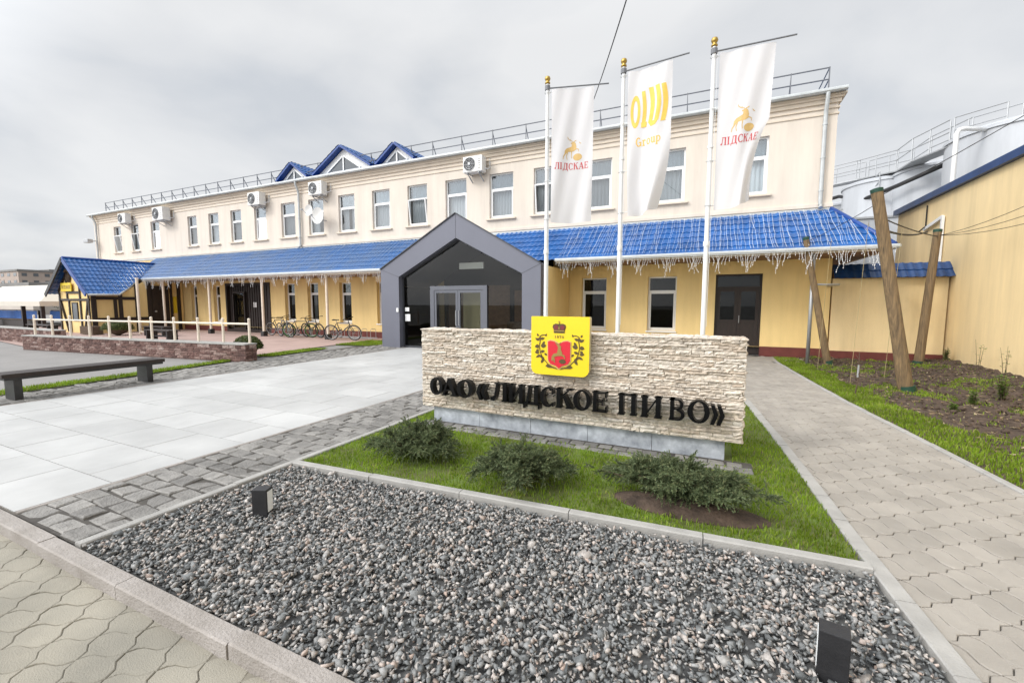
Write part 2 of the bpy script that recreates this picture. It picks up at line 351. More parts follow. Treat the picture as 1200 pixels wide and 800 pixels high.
def paving(name, jointname, u0, u1, v0, v1, L_, W_, A, clip, m, mj, z=0., gap=.0035, bond=.5, jit=0., zj=.003, O=(0,0), ang=0., seg=6, cham=.004, jointpoly=None, cut=None, jd=.012):
    """individual pavers with wavy (A>0) or straight sides, each with a chamfer and skirts"""
    B = MB(); ca, sa = math.cos(ang), math.sin(ang)
    def world(u, v): return (O[0]+u*ca-v*sa, O[1]+u*sa+v*ca)
    for j in range(int(math.floor(v0/W_)), int(math.ceil(v1/W_))):
        for i in range(int(math.floor(u0/L_))-1, int(math.ceil(u1/L_))+1):
            ua = (i+bond*(j % 2))*L_; ub = ua+L_; va = j*W_; vb = va+W_
            if A:
                lv = lambda u, v: v+A*math.sin(2*PI*u/L_)
                su = lambda v, u: u+A*.8*math.sin(2*PI*v/W_)
            else:
                lv = lambda u, v: v; su = lambda v, u: u
            ring = []
            sg = seg if A else 1; sv = 3 if A else 1
            for k in range(sg): u = ua+gap+(ub-ua-2*gap)*k/sg; ring.append((u, lv(u, va)+gap))
            for k in range(sv): v = va+gap+(vb-va-2*gap)*k/sv; ring.append((su(v-va, ub)-gap, lv(ub, v)))
            for k in range(sg): u = ub-gap-(ub-ua-2*gap)*k/sg; ring.append((u, lv(u, vb)-gap))
            for k in range(sv): v = vb-gap-(vb-va-2*gap)*k/sv; ring.append((su(v-va, ua)+gap, lv(ua, v)))
            if jit:
                ring = [(u+random.uniform(-jit, jit), v+random.uniform(-jit, jit)) for u, v in ring]
            cx = sum(p[0] for p in ring)/len(ring); cy = sum(p[1] for p in ring)/len(ring)
            if not clip(*world(cx, cy)): continue
            cutf = cut or (lambda x, y: (x, y))
            dz = random.uniform(-zj, zj); tx = random.uniform(-zj, zj)*2.5/L_; ty = random.uniform(-zj, zj)*2.5/W_
            n = len(ring); sc = 1-2*cham/W_
            top = [(*cutf(*world(cx+(u-cx)*(1-2*cham/L_), cy+(v-cy)*sc)), z+dz+tx*(u-cx)+ty*(v-cy)) for u, v in ring]
            mid = [(*cutf(*world(u, v)), z+dz-cham*.8+tx*(u-cx)+ty*(v-cy)) for u, v in ring]
            bot = [(*cutf(*world(u, v)), z-.04) for u, v in ring]
            B.add(top+mid+bot, [tuple(range(n))]+[(k, k+n, (k+1)%n+n, (k+1)%n) for k in range(n)]+[(k+n, k+2*n, (k+1)%n+2*n, (k+1)%n+n) for k in range(n)])
    o = B.build(name, m, kind='structure')
    if jointpoly: sheet(jointname, jointpoly, z-jd, mj)
    return o
# light plaza of large slabs leading to the porch
def plaza():
    B = MB(); nx = 6; x0, x1 = -9.93, -4.80; dx = (x1-x0)/nx; dy = .6
    for j in range(24):
        for i in range(nx+1):
            a = x0+(i-.5*(j % 2))*dx; b = a+dx; a = max(a, x0); b = min(b, x1)
            if b-a < .05: continue
            y0 = 1.27+j*dy; g = .0042; dz = random.uniform(-.001, .001)
            top = [(a+g, y0+g, dz), (b-g, y0+g, dz), (b-g, y0+dy-g, dz), (a+g, y0+dy-g, dz)]
            B.add(top+[(x, y, -.03) for x, y, z in top], [(0,1,2,3),(0,4,5,1),(1,5,6,2),(2,6,7,3),(3,7,4,0)])
    B.build('plaza', M['plaza'], kind='structure')
    sheet('plaza_joints', [(-9.95,1.26),(-4.74,1.26),(-4.74,15.7),(-9.95,15.7)], -.009, M['joint'])
plaza()
def edging(name, pts, wd, z0, z1, m, seglen=1.0, base=None):
    """run of concrete edging stones with small gaps between them"""
    B = MB()
    for (xa, ya), (xb, yb) in zip(pts, pts[1:]):
        a = Vector((xa, ya, 0)); b = Vector((xb, yb, 0)); L = (b-a).length; n = max(1, round(L/seglen)); d = (b-a)/L; nn = Vector((-d.y, d.x, 0))
        for k in range(n):
            p = a+d*(L*k/n+.003); q = a+d*(L*(k+1)/n-.003); dz = random.uniform(-.003, .003); s = random.uniform(-.004, .004); c = .008
            prof = [(-wd/2, z0), (-wd/2, z1-c), (-wd/2+c, z1), (wd/2-c, z1), (wd/2, z1-c), (wd/2, z0)]
            vs = []
            for e in (p, q):
                for o_, z in prof: v = e+nn*(o_+s); vs.append((v.x, v.y, z+(dz if z > z0 else 0)))
            B.add(vs, [(i, i+1, i+7, i+6) for i in range(5)]+[(0,6,11,5),(0,1,2,3,4,5),(11,10,9,8,7,6)])
    return B.build(name, m, kind='structure')
edging('plaza_edging', [(-4.77,1.27),(-4.77,12.2)], .05, -.1, .004, M['kerb_old'], 1.0)
edging('plaza_edging', [(-9.97,1.27),(-9.97,12.2)], .05, -.1, .004, M['kerb_old'], 1.0)
# granite sett strips on both sides of the plaza
paving('sett_strip', 'sett_joints', 0, .93, 0, 14.2, .232, .165, 0, lambda x, y: -4.80 < x < -3.74 and 1.20 < y < 14, M['sett'], M['joint_sett'],
       z=.004, gap=.006, jit=.012, zj=.006, cham=.012, O=(-4.73, 1.27), cut=lambda x, y: (min(max(x, -4.74), -3.785), max(y, 1.25)), jointpoly=[(-4.745,1.26),(-3.78,1.26),(-3.78,14),(-4.745,14)])
paving('sett_strip', 'sett_joints', 0, 1.5, 0, 13.2, .232, .165, 0, lambda x, y: -11.5 < x < -9.93 and 1.27 < y < 14.4 and x > -11.0-.11*(y-2.9), M['sett'], M['joint_sett'],
       z=.004, gap=.006, jit=.012, zj=.006, cham=.012, O=(-11.45, 1.27), cut=lambda x, y: (min(x, -10.0), max(y, 1.25)), jointpoly=[(-10.95,1.26),(-9.985,1.26),(-9.985,14.4),(-12.2,14.4)])
# front pavement in the foreground, one step lower, and its kerb
paving('front_pavement', 'front_pavement_joints', -8, 8, -8, 8, .20, .15, .017, lambda x, y: -9 < x < 3 and -1.2 < y < 1.21, M['paver_tan'], M['joint_tan'],
       z=-.072, gap=.0022, zj=.0015, bond=0, O=(-3, 0), ang=rad(38), cut=lambda x, y: (x, min(y, 1.16)), jd=.006, jointpoly=[(-60,-3),(20,-3),(20,1.15),(-60,1.15)])
edging('kerb', [(-30,1.195),(12,1.195)], .10, -.2, .012, M['kerb_old'], 1.0)
# kerbs of the gravel bed and the lawn
edging('bed_edging', [(-3.74,1.25),(-3.74,9.6)], .075, -.1, .022, M['concrete'], 1.0)
edging('bed_edging', [(-3.70,2.87),(.93,3.14)], .075, -.1, .035, M['concrete'], 1.0)
PK = [(1.17,1.25),(1.045,2.35),(.955,3.35),(.89,4.2),(.76,6.0),(.58,7.9),(.30,9.8),(-.35,11.6)]
edging('path_edging', PK, .10, -.1, .02, M['concrete'], .5)
PR = [(2.78,1.25),(2.62,3.6),(2.47,5.0),(2.27,6.8),(2.06,8.5),(1.86,11),(1.66,13.9)]
edging('path_edging', PR, .07, -.1, .015, M['concrete'], .5)
def interp(pl, y):
    for (xa, ya), (xb, yb) in zip(pl, pl[1:]):
        if ya <= y <= yb: return xa+(xb-xa)*(y-ya)/(yb-ya)
    return pl[-1][0] if y > pl[-1][1] else pl[0][0]
def inpath(x, y):
    if y < 1.20 or y > 15.0: return False
    if y < 11.6: return interp(PK, y)-.06 < x < interp(PR, y)+.06
    return -3.6 < x < (interp(PR, y)-.06 if y < 13.95 else 2.6)
def cutpath(x, y):
    return (min(max(x, interp(PK, y)), interp(PR, y)), y) if y < 11.6 else (x, y)
paving('path', 'path_joints', -16, 16, -16, 16, .20, .145, .018, inpath, M['paver'], M['joint'], z=0, gap=.0028, zj=.002, bond=0, O=(0, 0), ang=rad(-52), cut=cutpath, jd=.014,
       jointpoly=PK[::-1]+[(2.78,1.25)]+PR[1:]+[(2.7,14.2),(2.7,15.1),(-3.7,15.1),(-3.7,11.6)])
# terrace and verge on the left
sheet('terrace', [(-28.7,7.4),(-21.3,6.5),(-12.4,7.7),(-12.75,9.2),(-13.2,14.2),(-11.2,14.4),(-11.2,15.2),(-40,15.2),(-40,7.9)], .003, M['terrace'])

# gravel bed: thousands of crushed stones on a dark base
sheet('gravel_bed', [(-3.71,1.24),(1.10,1.24),(.96,3.12),(-3.71,2.87)], -.03, M['gravel_bed'])
def gravel():
    protos = []
    for k in range(10):
        bm = bmesh.new(); r = np.random.default_rng(k)
        for i in range(8):
            p = r.normal(size=3); p /= np.linalg.norm(p); bm.verts.new(p*np.array([1.1, r.uniform(.6, .85), r.uniform(.38, .6)])*r.uniform(.62, 1.3))
        bmesh.ops.convex_hull(bm, input=bm.verts[:]); loose = [v for v in bm.verts if not v.link_faces]
        bmesh.ops.delete(bm, geom=loose, context='VERTS'); bmesh.ops.triangulate(bm, faces=bm.faces[:]); bm.verts.index_update()
        protos.append((np.array([v.co[:] for v in bm.verts]), np.array([[v.index for v in f.verts] for f in bm.faces]))); bm.free()
    Vs, Fs, b = [], [], 0; cnt = 32000
    P = np.column_stack([RNG.uniform(-3.69, 1.12, cnt), RNG.uniform(1.26, 3.12, cnt)])
    for x, y in P:
        if y > 2.85+.0583*(x+3.7)-.045: continue
        if x > interp(PK, y)-.065: continue
        V, F = protos[RNG.integers(10)]; s = .0172*RNG.lognormal(0, .33)
        th = RNG.uniform(0, 2*PI)/2; q = np.array([math.cos(th), 0, 0, math.sin(th)])+RNG.normal(size=4)*np.array([.1, .28, .28, .1]); q /= np.linalg.norm(q); a, b_, c, d = q
        R = np.array([[1-2*(c*c+d*d), 2*(b_*c-a*d), 2*(b_*d+a*c)], [2*(b_*c+a*d), 1-2*(b_*b_+d*d), 2*(c*d-a*b_)], [2*(b_*d-a*c), 2*(c*d+a*b_), 1-2*(b_*b_+c*c)]])
        z = RNG.uniform(-.022, .010)+.006*smoothnoise(x, y, 2.5)
        Vs.append((V*s)@R.T+np.array([x, y, z])); Fs.append(F+b); b += len(V)
    npmesh('gravel', np.vstack(Vs), np.vstack(Fs), M['gravel'], kind='stuff')
gravel()

# lawns and soil
LAWN = [(-3.69,2.92),(.90,3.19),(.84,4.2),(.71,6.0),(.53,7.9),(.25,9.8),(-.4,11.5),(-3.69,11.5)]
sheet('lawn_soil', LAWN, .0, M['turf'])
def grid_ground(name, x0, x1, y0, y1, st, zf, inside, m):
    nx = int((x1-x0)/st); ny = int((y1-y0)/st); V = []; F = []
    idx = {}
    for j in range(ny+1):
        for i in range(nx+1):
            x = x0+i*st; y = y0+j*st; V.append((x, y, zf(x, y)))
    for j in range(ny):
        for i in range(nx):
            if inside(x0+(i+.5)*st, y0+(j+.5)*st): a = j*(nx+1)+i; F.append((a, a+1, a+nx+2, a+nx+1))
    return npmesh(name, V, F, m, kind='structure', smooth=True)
NZ = RNG.normal(size=(400, 400))
def rough(x, y, s=14): 
    i = x*s; j = y*s; a, b = int(math.floor(i)), int(math.floor(j)); fx, fy = i-a, j-b; g = lambda p, q: NZ[p % 400, q % 400]
    return (g(a,b)*(1-fx)+g(a+1,b)*fx)*(1-fy)+(g(a,b+1)*(1-fx)+g(a+1,b+1)*fx)*fy
def garden_z(x, y):
    e = min(1, max(0, (x-interp(PR, y)-.55)/.5)); rise = .14*min(1, max(0, (x-4.6)/1.1))
    return -.012+e*(.035+.028*rough(x, y, 7)+.012*rough(x, y, 19)+.006*rough(x+7, y, 40))+rise
def in_garden(x, y): return x > interp(PR, y)+.03 and x < 5.72 and y < 15.2
grid_ground('garden_soil', 1.4, 5.75, 1.2, 15.24, .05, garden_z, in_garden, M['soil'])
grass_lists = []
def grass(name, cnt, x0, x1, y0, y1, accept, zf, h0=.03, h1=.065, wd=.0035):
    X = RNG.uniform(x0, x1, cnt); Y = RNG.uniform(y0, y1, cnt); keep = np.array([RNG.random() < accept(x, y) for x, y in zip(X, Y)]); X, Y = X[keep], Y[keep]
    n = len(X); Z = np.array([zf(x, y) for x, y in zip(X, Y)]); a = RNG.uniform(0, 2*PI, n); H = RNG.uniform(h0, h1, n); lean = RNG.uniform(.1, .8, n)*H; b = RNG.uniform(0, 2*PI, n)
    W = wd*RNG.uniform(.7, 1.4, n); px, py = np.cos(a)*W, np.sin(a)*W; lx, ly = np.cos(b)*lean, np.sin(b)*lean
    V = np.empty((n, 5, 3))
    V[:,0] = np.c_[X-px, Y-py, Z-.005]; V[:,1] = np.c_[X+px, Y+py, Z-.005]
    V[:,2] = np.c_[X+px*.8+lx*.35, Y+py*.8+ly*.35, Z+H*.6]; V[:,3] = np.c_[X-px*.8+lx*.35, Y-py*.8+ly*.35, Z+H*.6]
    V[:,4] = np.c_[X+lx, Y+ly, Z+H]
    i = np.arange(n)[:, None]*5
    F = np.vstack([np.hstack([i, i+1, i+2]), np.hstack([i, i+2, i+3]), np.hstack([i+3, i+2, i+4])])
    o = npmesh(name, V.reshape(-1, 3), F, M['grass'], kind='stuff'); return o
def inpoly(x, y, P):
    c = False; j = len(P)-1
    for i in range(len(P)):
        if (P[i][1] > y) != (P[j][1] > y) and x < (P[j][0]-P[i][0])*(y-P[i][1])/(P[j][1]-P[i][1])+P[i][0]: c = not c
        j = i
    return c
MOUND = (-.12, 3.52, .55, .20)
def lawn_ok(x, y):
    if not inpoly(x, y, LAWN): return 0
    if -3.45 < x < .25 and 4.62 < y < 5.3: return 0
    if -3.45 < x < .42 and 4.45 < y < 4.8: return .15
    d = ((x-MOUND[0])/MOUND[2])**2+((y-MOUND[1])/MOUND[3])**2
    if d < 1: return .03
    if d < 1.5: return .4
    for cx, cy in ((-2.5, 3.28), (-1.37, 3.27)):
        if (x-cx)**2+(y-cy)**2 < .10: return .35
    p = .85+.3*smoothnoise(x, y, 3)
    if y > 5.6: p *= .5
    return p
tag(grass('grass', 120000, -3.69, .92, 2.92, 9.5, lawn_ok, lambda x, y: 0, .020, .047), 'bright green lawn round the stone sign and junipers', 'grass')
def strip_ok(x, y):
    if not in_garden(x, y): return 0
    d = x-interp(PR, y)-.06; wv = .62+.12*smoothnoise(x, y, 1.5)
    if d < 0: return 0
    if d < wv: return .95
    g = smoothnoise(x*.8+2, y*.8, 1.3)
    if x < 5.2 and g > .25 : return .5
    return .02
tag(grass('grass', 110000, 1.7, 5.6, 3.6, 15.0, strip_ok, garden_z, .025, .06, .0045), 'green grass strip between the paver path and the timber posts', 'grass')
VERGE = [(-11.02,2.6),(-11.5,5.4),(-11.9,7.3),(-12.35,8.2),(-12.5,8.2),(-12.2,7.2),(-11.85,5.4),(-11.45,2.0)]
sheet('verge_soil', VERGE, .004, M['turf'])
PATCHES = [[(-12.45,8.35),(-11.9,8.6),(-12.15,10.9),(-12.65,10.6)], [(-13.0,12.0),(-11.6,12.2),(-11.1,14.1),(-13.1,14.0)]]
for pq in PATCHES: sheet('verge_soil', pq, .008, M['turf'])
tag(grass('grass', 60000, -13.2, -11.0, 2, 14.2, lambda x, y: .9 if inpoly(x, y, VERGE) or any(inpoly(x, y, q) for q in PATCHES) else 0, lambda x, y: 0, .03, .075, .006), 'thin green verge grass beside the wooden bench', 'grass')
# dark earth mound under the right juniper
def mound():
    B = MB(); cx, cy, rx, ry = MOUND; n, mrings = 36, 9; vs = [(cx, cy, .075)]
    for r in range(1, mrings+1):
        for k in range(n):
            a = 2*PI*k/n; q = r/mrings; x = cx+rx*1.05*q*math.cos(a); y = cy+ry*1.05*q*math.sin(a)
            vs.append((x, y, .075*(1-q**2)+.012*rough(x, y, 30)*(1-q)+.004))
    fs = [(0, 1+k, 1+(k+1)%n) for k in range(n)]
    for r in range(mrings-1):
        for k in range(n): a = 1+r*n; fs.append((a+k, a+n+k, a+n+(k+1)%n, a+(k+1)%n))
    B.add(vs, fs).build('soil_mound', M['soil'], smooth=True, kind='structure')
mound()
# strip of setts along the foot of the sign
paving('sign_sett_strip', 'sign_sett_joints', 0, 3.9, .08, .24, .16, .12, 0, lambda x, y: x < .42, M['sett'], M['joint_sett'], jd=.005, z=.012, gap=.005, jit=.008, zj=.005, cham=.008, O=(-3.42, 4.50),
       jointpoly=[(-3.45,4.60),(.42,4.60),(.42,4.79),(-3.45,4.79)])

# ------------------------------------------------------------------ the office building
def wall_holes(B, x0, x1, z0, z1, Y, holes, depth):
    """front face in the plane y=Y with rectangular holes and their reveals"""
    xs = sorted({x0, x1, *[h[0] for h in holes], *[h[1] for h in holes]}); zs = sorted({z0, z1, *[h[2] for h in holes], *[h[3] for h in holes]})
    for xa, xb in zip(xs, xs[1:]):
        for za, zb in zip(zs, zs[1:]):
            cx, cz = (xa+xb)/2, (za+zb)/2
            if any(h[0] < cx < h[1] and h[2] < cz < h[3] for h in holes): continue
            B.add([(xa,Y,za),(xb,Y,za),(xb,Y,zb),(xa,Y,zb)], [(0,1,2,3)])
    for a, b, c, d in holes:
        B.add([(a,Y,c),(b,Y,c),(b,Y,d),(a,Y,d),(a,Y+depth,c),(b,Y+depth,c),(b,Y+depth,d),(a,Y+depth,d)], [(0,4,5,1),(1,5,6,2),(2,6,7,3),(3,7,4,0)])
def frame_rect(B, x0, x1, z0, z1, y0, y1, t):
    B.box(x0, x0+t, y0, y1, z0, z1); B.box(x1-t, x1, y0, y1, z0, z1); B.box(x0+t, x1-t, y0, y1, z0, z0+t); B.box(x0+t, x1-t, y0, y1, z1-t, z1)
def window(parent, x0, x1, z0, z1, Y, open_tilt=False, curt=True, trans=.34, gm='glass'):
    zt = z1-(z1-z0)*trans; B = MB(); y0, y1 = Y, Y+.06; t = .05
    frame_rect(B, x0, x1, z0, z1, y0, y1, t); B.box(x0+t, x1-t, y0, y1, zt-.03, zt+.03)
    f = B.build('window', M['pvc'], parent)
    S = MB(); frame_rect(S, x0+t+.004, x1-t-.004, z0+t+.004, zt-.034, y0-.012, y1-.02, .045)
    if open_tilt:
        piv = z0+t; S.v = [(x, y-.16*max(0, (z-piv))/(zt-piv), z) for x, y, z in S.v]
    S.build('sash', M['pvc'], f)
    G = MB(); G.box(x0+t, x1-t, y0+.024, y0+.032, zt+.03, z1-t)
    yo = (lambda z: -.16*(z-z0-t)/(zt-z0-t)) if open_tilt else (lambda z: 0)
    za, zb = z0+t+.046, zt-.078; a, b = x0+t+.045, x1-t-.045
    G.add([(a,y0+.016+yo(za),za),(b,y0+.016+yo(za),za),(b,y0+.016+yo(zb),zb),(a,y0+.016+yo(zb),zb)], [(0,1,2,3)])
    G.build('pane', M[gm], f)
    if curt:
        C = MB(); n = 40; vs = []; w_ = x1-x0-2*t; gap0, gap1 = curt if isinstance(curt, tuple) else (0, 0)
        for side in ((0, 1-gap0-gap1),) if not (gap0 and gap1) else ((0, gap0), (1-gap1, 1)):
            u0, u1 = side
            if not isinstance(curt, tuple): u0, u1 = 0, 1
            for k in range(n+1):
                u = u0+(u1-u0)*k/n; x = x0+t+w_*u; y = y1+.10+.018*math.sin(u*w_*48+x0*3)
                vs += [(x, y, z0+.02), (x, y+.005*math.sin(u*31), z1-.04)]
            b = len(C.v); C.add(vs, [(2*k, 2*k+2, 2*k+3, 2*k+1) for k in range(n)]); vs = []
        C.build('curtain', M['curtain'], f, smooth=True)
    return f
bld = thing('office_building', 'long two storey building, cream above and yellow below, with rows of white windows', 'building', (-18, YF, 0))
ZT = 7.36
UP = [(-36.25,-35.35),(-34.1,-33.25),(-31.85,-30.9),(-27.98,-27.1),(-25.98,-25.08),(-24.02,-23.12),(-22.05,-21.12),(-19.98,-18.98),(-18.02,-17.02),
      (-16.05,-15.05),(-14.0,-13.0),(-12.03,-11.02),(-10.1,-9.1),(-8.06,-7.04),(-6.2,-5.22),(-4.3,-3.3),(-1.93,-.95),(.37,1.36)]
LOW = [(-28.05,-27.45,.52,2.58),(-25.9,-25.28,.52,2.55),(-19.95,-19.2,.68,2.58),(-18.3,-17.55,.68,2.58),(-16.15,-15.4,.66,2.56),(-13.85,-13.1,.66,2.56),
       (-4.3,-3.4,.68,2.5),(-2.0,-1.08,.68,2.5)]
DOOR = (.08, 1.38, .02, 2.52); BIGDOOR = (-24.75, -21.05, .02, 2.66)
SPLIT = 4.30
ub = MB(); holes = [(a, b, 4.90, 6.58) for a, b in UP]; wall_holes(ub, -38.8, 3.0, SPLIT, ZT, YF, holes, .16)
ub.add([(-38.8,YF,SPLIT),(-38.8,YF+11,SPLIT),(-38.8,YF+11,ZT),(-38.8,YF,ZT)], [(0,1,2,3)]).add([(3,YF,SPLIT),(3,YF+11,SPLIT),(3,YF+11,ZT),(3,YF,ZT)], [(0,1,2,3)])
ub.add([(-38.8,YF+11,SPLIT),(3,YF+11,SPLIT),(3,YF+11,ZT),(-38.8,YF+11,ZT)], [(0,1,2,3)])
ub.build('upper_wall', M['cream'], bld)
lb = MB(); wall_holes(lb, -38.8, 3.1, .27, SPLIT, YF-.02, [h for h in LOW]+[(DOOR[0], DOOR[1], .27, DOOR[3]), (BIGDOOR[0], BIGDOOR[1], .27, BIGDOOR[3])], .24)
lb.add([(-38.8,YF-.02,.27),(-38.8,YF+11,.27),(-38.8,YF+11,SPLIT),(-38.8,YF-.02,SPLIT)], [(0,1,2,3)]).add([(3.1,YF-.02,.27),(3.1,YF+11,.27),(3.1,YF+11,SPLIT),(3.1,YF-.02,SPLIT)], [(0,1,2,3)])
lb.add([(-38.8,YF+11,.27),(3.1,YF+11,.27),(3.1,YF+11,SPLIT),(-38.8,YF+11,SPLIT)], [(0,1,2,3)])
lb.build('lower_wall', M['yellow'], bld)
pb = MB()
for a, b in ((-38.83, BIGDOOR[0]), (BIGDOOR[1], DOOR[0]), (DOOR[1], 3.12)): pb.cbox(a, b, YF-.055, YF+.3, -.02, .285, .008)
pb.build('plinth', M['plinth'], bld)
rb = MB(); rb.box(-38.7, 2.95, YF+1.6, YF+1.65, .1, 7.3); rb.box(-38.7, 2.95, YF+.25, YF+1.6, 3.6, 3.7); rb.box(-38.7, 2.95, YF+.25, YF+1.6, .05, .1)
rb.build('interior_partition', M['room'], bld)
# moulded cornice and string course
cb = MB()
for dz0, dz1, pr in ((6.92, 6.96, .03), (7.08, 7.12, .04), (7.22, 7.33, .06), (7.33, 7.39, .11), (7.39, 7.44, .16)):
    cb.box(-38.8-pr, 3.0+pr, YF-pr, YF+.5, dz0, dz1)
cb.build('cornice', M['cream_trim'], bld)
sb = MB(); sb.cbox(-38.82, 3.02, YF-.05, YF+.1, 4.36, 4.47, .01); sb.build('string_course', M['cream'], bld)
op = {1, 0, 11, 14}
for i, (a, b) in enumerate(UP):
    f = window(bld, a, b, 4.90, 6.58, YF+.10, open_tilt=i in op, curt=(True, (.42, .42), True, True, True, True, True, True, (.45, .3), (.4, .38), True, True, True, True, True, True, True, True)[i])
    s = MB(); s.cbox(a-.12, b+.12, YF-.10, YF+.09, 4.82, 4.875, .008); s.build('sill', M['cream_trim'], f)
for i, (a, b, c, d) in enumerate(LOW):
    f = window(bld, a, b, c, d, YF+.16, curt=((.3, .3), None, None, (.35, .3), None, None, None, None)[i], trans=.27, gm='glass_low')
    s = MB(); s.cbox(a-.03, b+.03, YF-.07, YF+.155, c-.05, c-.004, .006); s.build('sill', M['pvc'], f)
# right-hand entrance door: dark, panelled, glazed above
def leafdoor(x0, x1, z0, z1, Y, name='door'):
    B = MB(); zt = z1-.42; frame_rect(B, x0, x1, z0, z1, Y, Y+.08, .06); B.box(x0+.06, x1-.06, Y, Y+.08, zt-.03, zt+.03)
    d = B.build(name, M['dark_wood'], bld); mid = (x0+x1)/2; L = MB()
    for a, b in ((x0+.065, mid-.003), (mid+.003, x1-.065)):
        frame_rect(L, a, b, z0+.02, zt-.035, Y+.01, Y+.06, .09); L.box(a+.09, b-.09, Y+.014, Y+.056, 1.0, 1.09); L.box(a+.09, b-.09, Y+.022, Y+.05, z0+.11, 1.0)
    L.build('door_leaf', M['dark_wood'], d)
    G = MB(); G.box(x0+.06, x1-.06, Y+.03, Y+.036, zt+.03, z1-.06); G.box(x0+.155, mid-.095, Y+.03, Y+.036, 1.09, zt-.125); G.box(mid+.095, x1-.155, Y+.03, Y+.036, 1.09, zt-.125)
    G.build('pane', M['glass_low'], d)
    H = MB(); H.tube([(mid+.05, Y, 1.0), (mid+.05, Y-.05, 1.0), (mid+.05, Y-.05, 1.22), (mid+.05, Y, 1.22)], .010, 6); H.build('handle', M['steel'], d)
leafdoor(*DOOR, YF+.08)
# wide dark timber entrance under the left canopy
B = MB(); x0, x1, z0, z1 = BIGDOOR; Y = YF-.06
B.box(x0, x1, Y+.16, Y+.2, z0, z1); frame_rect(B, x0, x1, z0, z1, Y, Y+.16, .12)
for k in range(1, 18): B.box(x0+.12+k*.195, x0+.12+k*.195+.012, Y+.13, Y+.17, z0+.12, z1-.12)
d = B.build('timber_entrance', M['dark_wood'], bld)
L = MB(); frame_rect(L, -24.2, -23.15, .14, 2.2, Y+.02, Y+.09, .09); L.build('glazed_leaf', M['dark_wood'], d)
L = MB(); L.box(-24.11, -23.24, Y+.05, Y+.06, .23, 2.11); L.build('pane', M['glass_dark'], d)
L = MB(); L.box(-22.6, -22.35, Y+.148, Y+.156, 1.35, 1.62); L.build('paper_notice', M['white'], d)
# gutter along the eaves
g = MB(); g.tube([(-38.98, YF-.25, 7.49), (3.14, YF-.25, 7.49)], .068, 10); g.box(-38.95, 3.12, YF-.18, YF+.6, 7.445, 7.475); g.build('gutter', M['gutter'], bld, smooth='auto')
def downpipe(x, top, bot, r=.055):
    g = MB(); g.tube([(x, YF-.25, top), (x, YF-.25, top-.14), (x, YF-.12, top-.42), (x, YF-.10, top-.6), (x, YF-.10, bot+.12), (x, YF-.2, bot)], r, 10)
    for z in np.linspace(bot+.5, top-.8, 3): g.tube([(x, YF-.10, z-.02), (x, YF-.10, z+.02)], r*1.25, 10)
    g.build('downpipe', M['gutter'], bld, smooth='auto')
downpipe(2.70, 7.44, 4.32); downpipe(-18.55, 7.44, 4.30); downpipe(-38.3, 7.44, .3)

def tile_roof(name, A, B, Vd, length, m, parent, pitch=.19, course=.33, h=.022, clip=None, ends=True):
    """pressed metal tiles: waves across, steps down the slope. A, B the eave ends, Vd the up-slope direction"""
    A, B = Vector(A), Vector(B); U = (B-A); W = U.length; U.normalize(); Vd = Vector(Vd).normalized(); Nn = U.cross(Vd).normalized()
    if Nn.z < 0: Nn = -Nn
    nu = int(W/pitch*6); us = np.linspace(0, W, nu+1); rows = []; k = 0; v = 0.
    while v < length-.01:
        v1 = min(length, v+course); rows += [(v, h*1.0), ((v*.45+v1*.55), h*.55), (v1-.002, 0.)]; v = v1
    uu = (us/pitch) % 1.; wave = np.where(uu < .62, np.sin(uu/.62*PI)*h, 0.)
    V = []
    for v, dh in rows:
        base = A+Vd*v
        for u, wv in zip(us, wave): p = base+U*float(u)+Nn*(float(wv)+dh); V.append(p[:])
    n1 = nu+1; F = []
    for r in range(len(rows)-1):
        F += [(r*n1+i, r*n1+i+1, (r+1)*n1+i+1, (r+1)*n1+i) for i in range(nu)]
    mb = MB().add(V, F)
    if clip:
        bm = bmesh.new(); vs = [bm.verts.new(p) for p in mb.v]
        for f in mb.f: bm.faces.new([vs[i] for i in f])
        for co_, no_ in clip: bmesh.ops.bisect_plane(bm, geom=bm.verts[:]+bm.edges[:]+bm.faces[:], plane_co=co_, plane_no=no_, clear_outer=True)
        mb = MB().addbm(bm)
    return mb.build(name, m, parent, smooth='auto')
# main roof: low pitch, blue metal tile
tile_roof('roof', (-38.97, YF-.16, 7.51), (3.12, YF-.16, 7.51), (0, 1, .26), 5.9, M['tile_worn'], bld, pitch=.24, course=.4)
tile_roof('roof', (-38.97, YF+11.3, 7.51), (3.12, YF+11.3, 7.51), (0, -1, .26), 5.9, M['tile_worn'], bld, pitch=.5, course=.8)
for x in (3.10, -38.96):
    e = MB(); e.add([(x, YF-.15, 7.48), (x, YF+11.3, 7.48), (x, YF+5.5, 8.95)], [(0,1,2)]); e.build('gable_end', M['cream_trim'], bld)
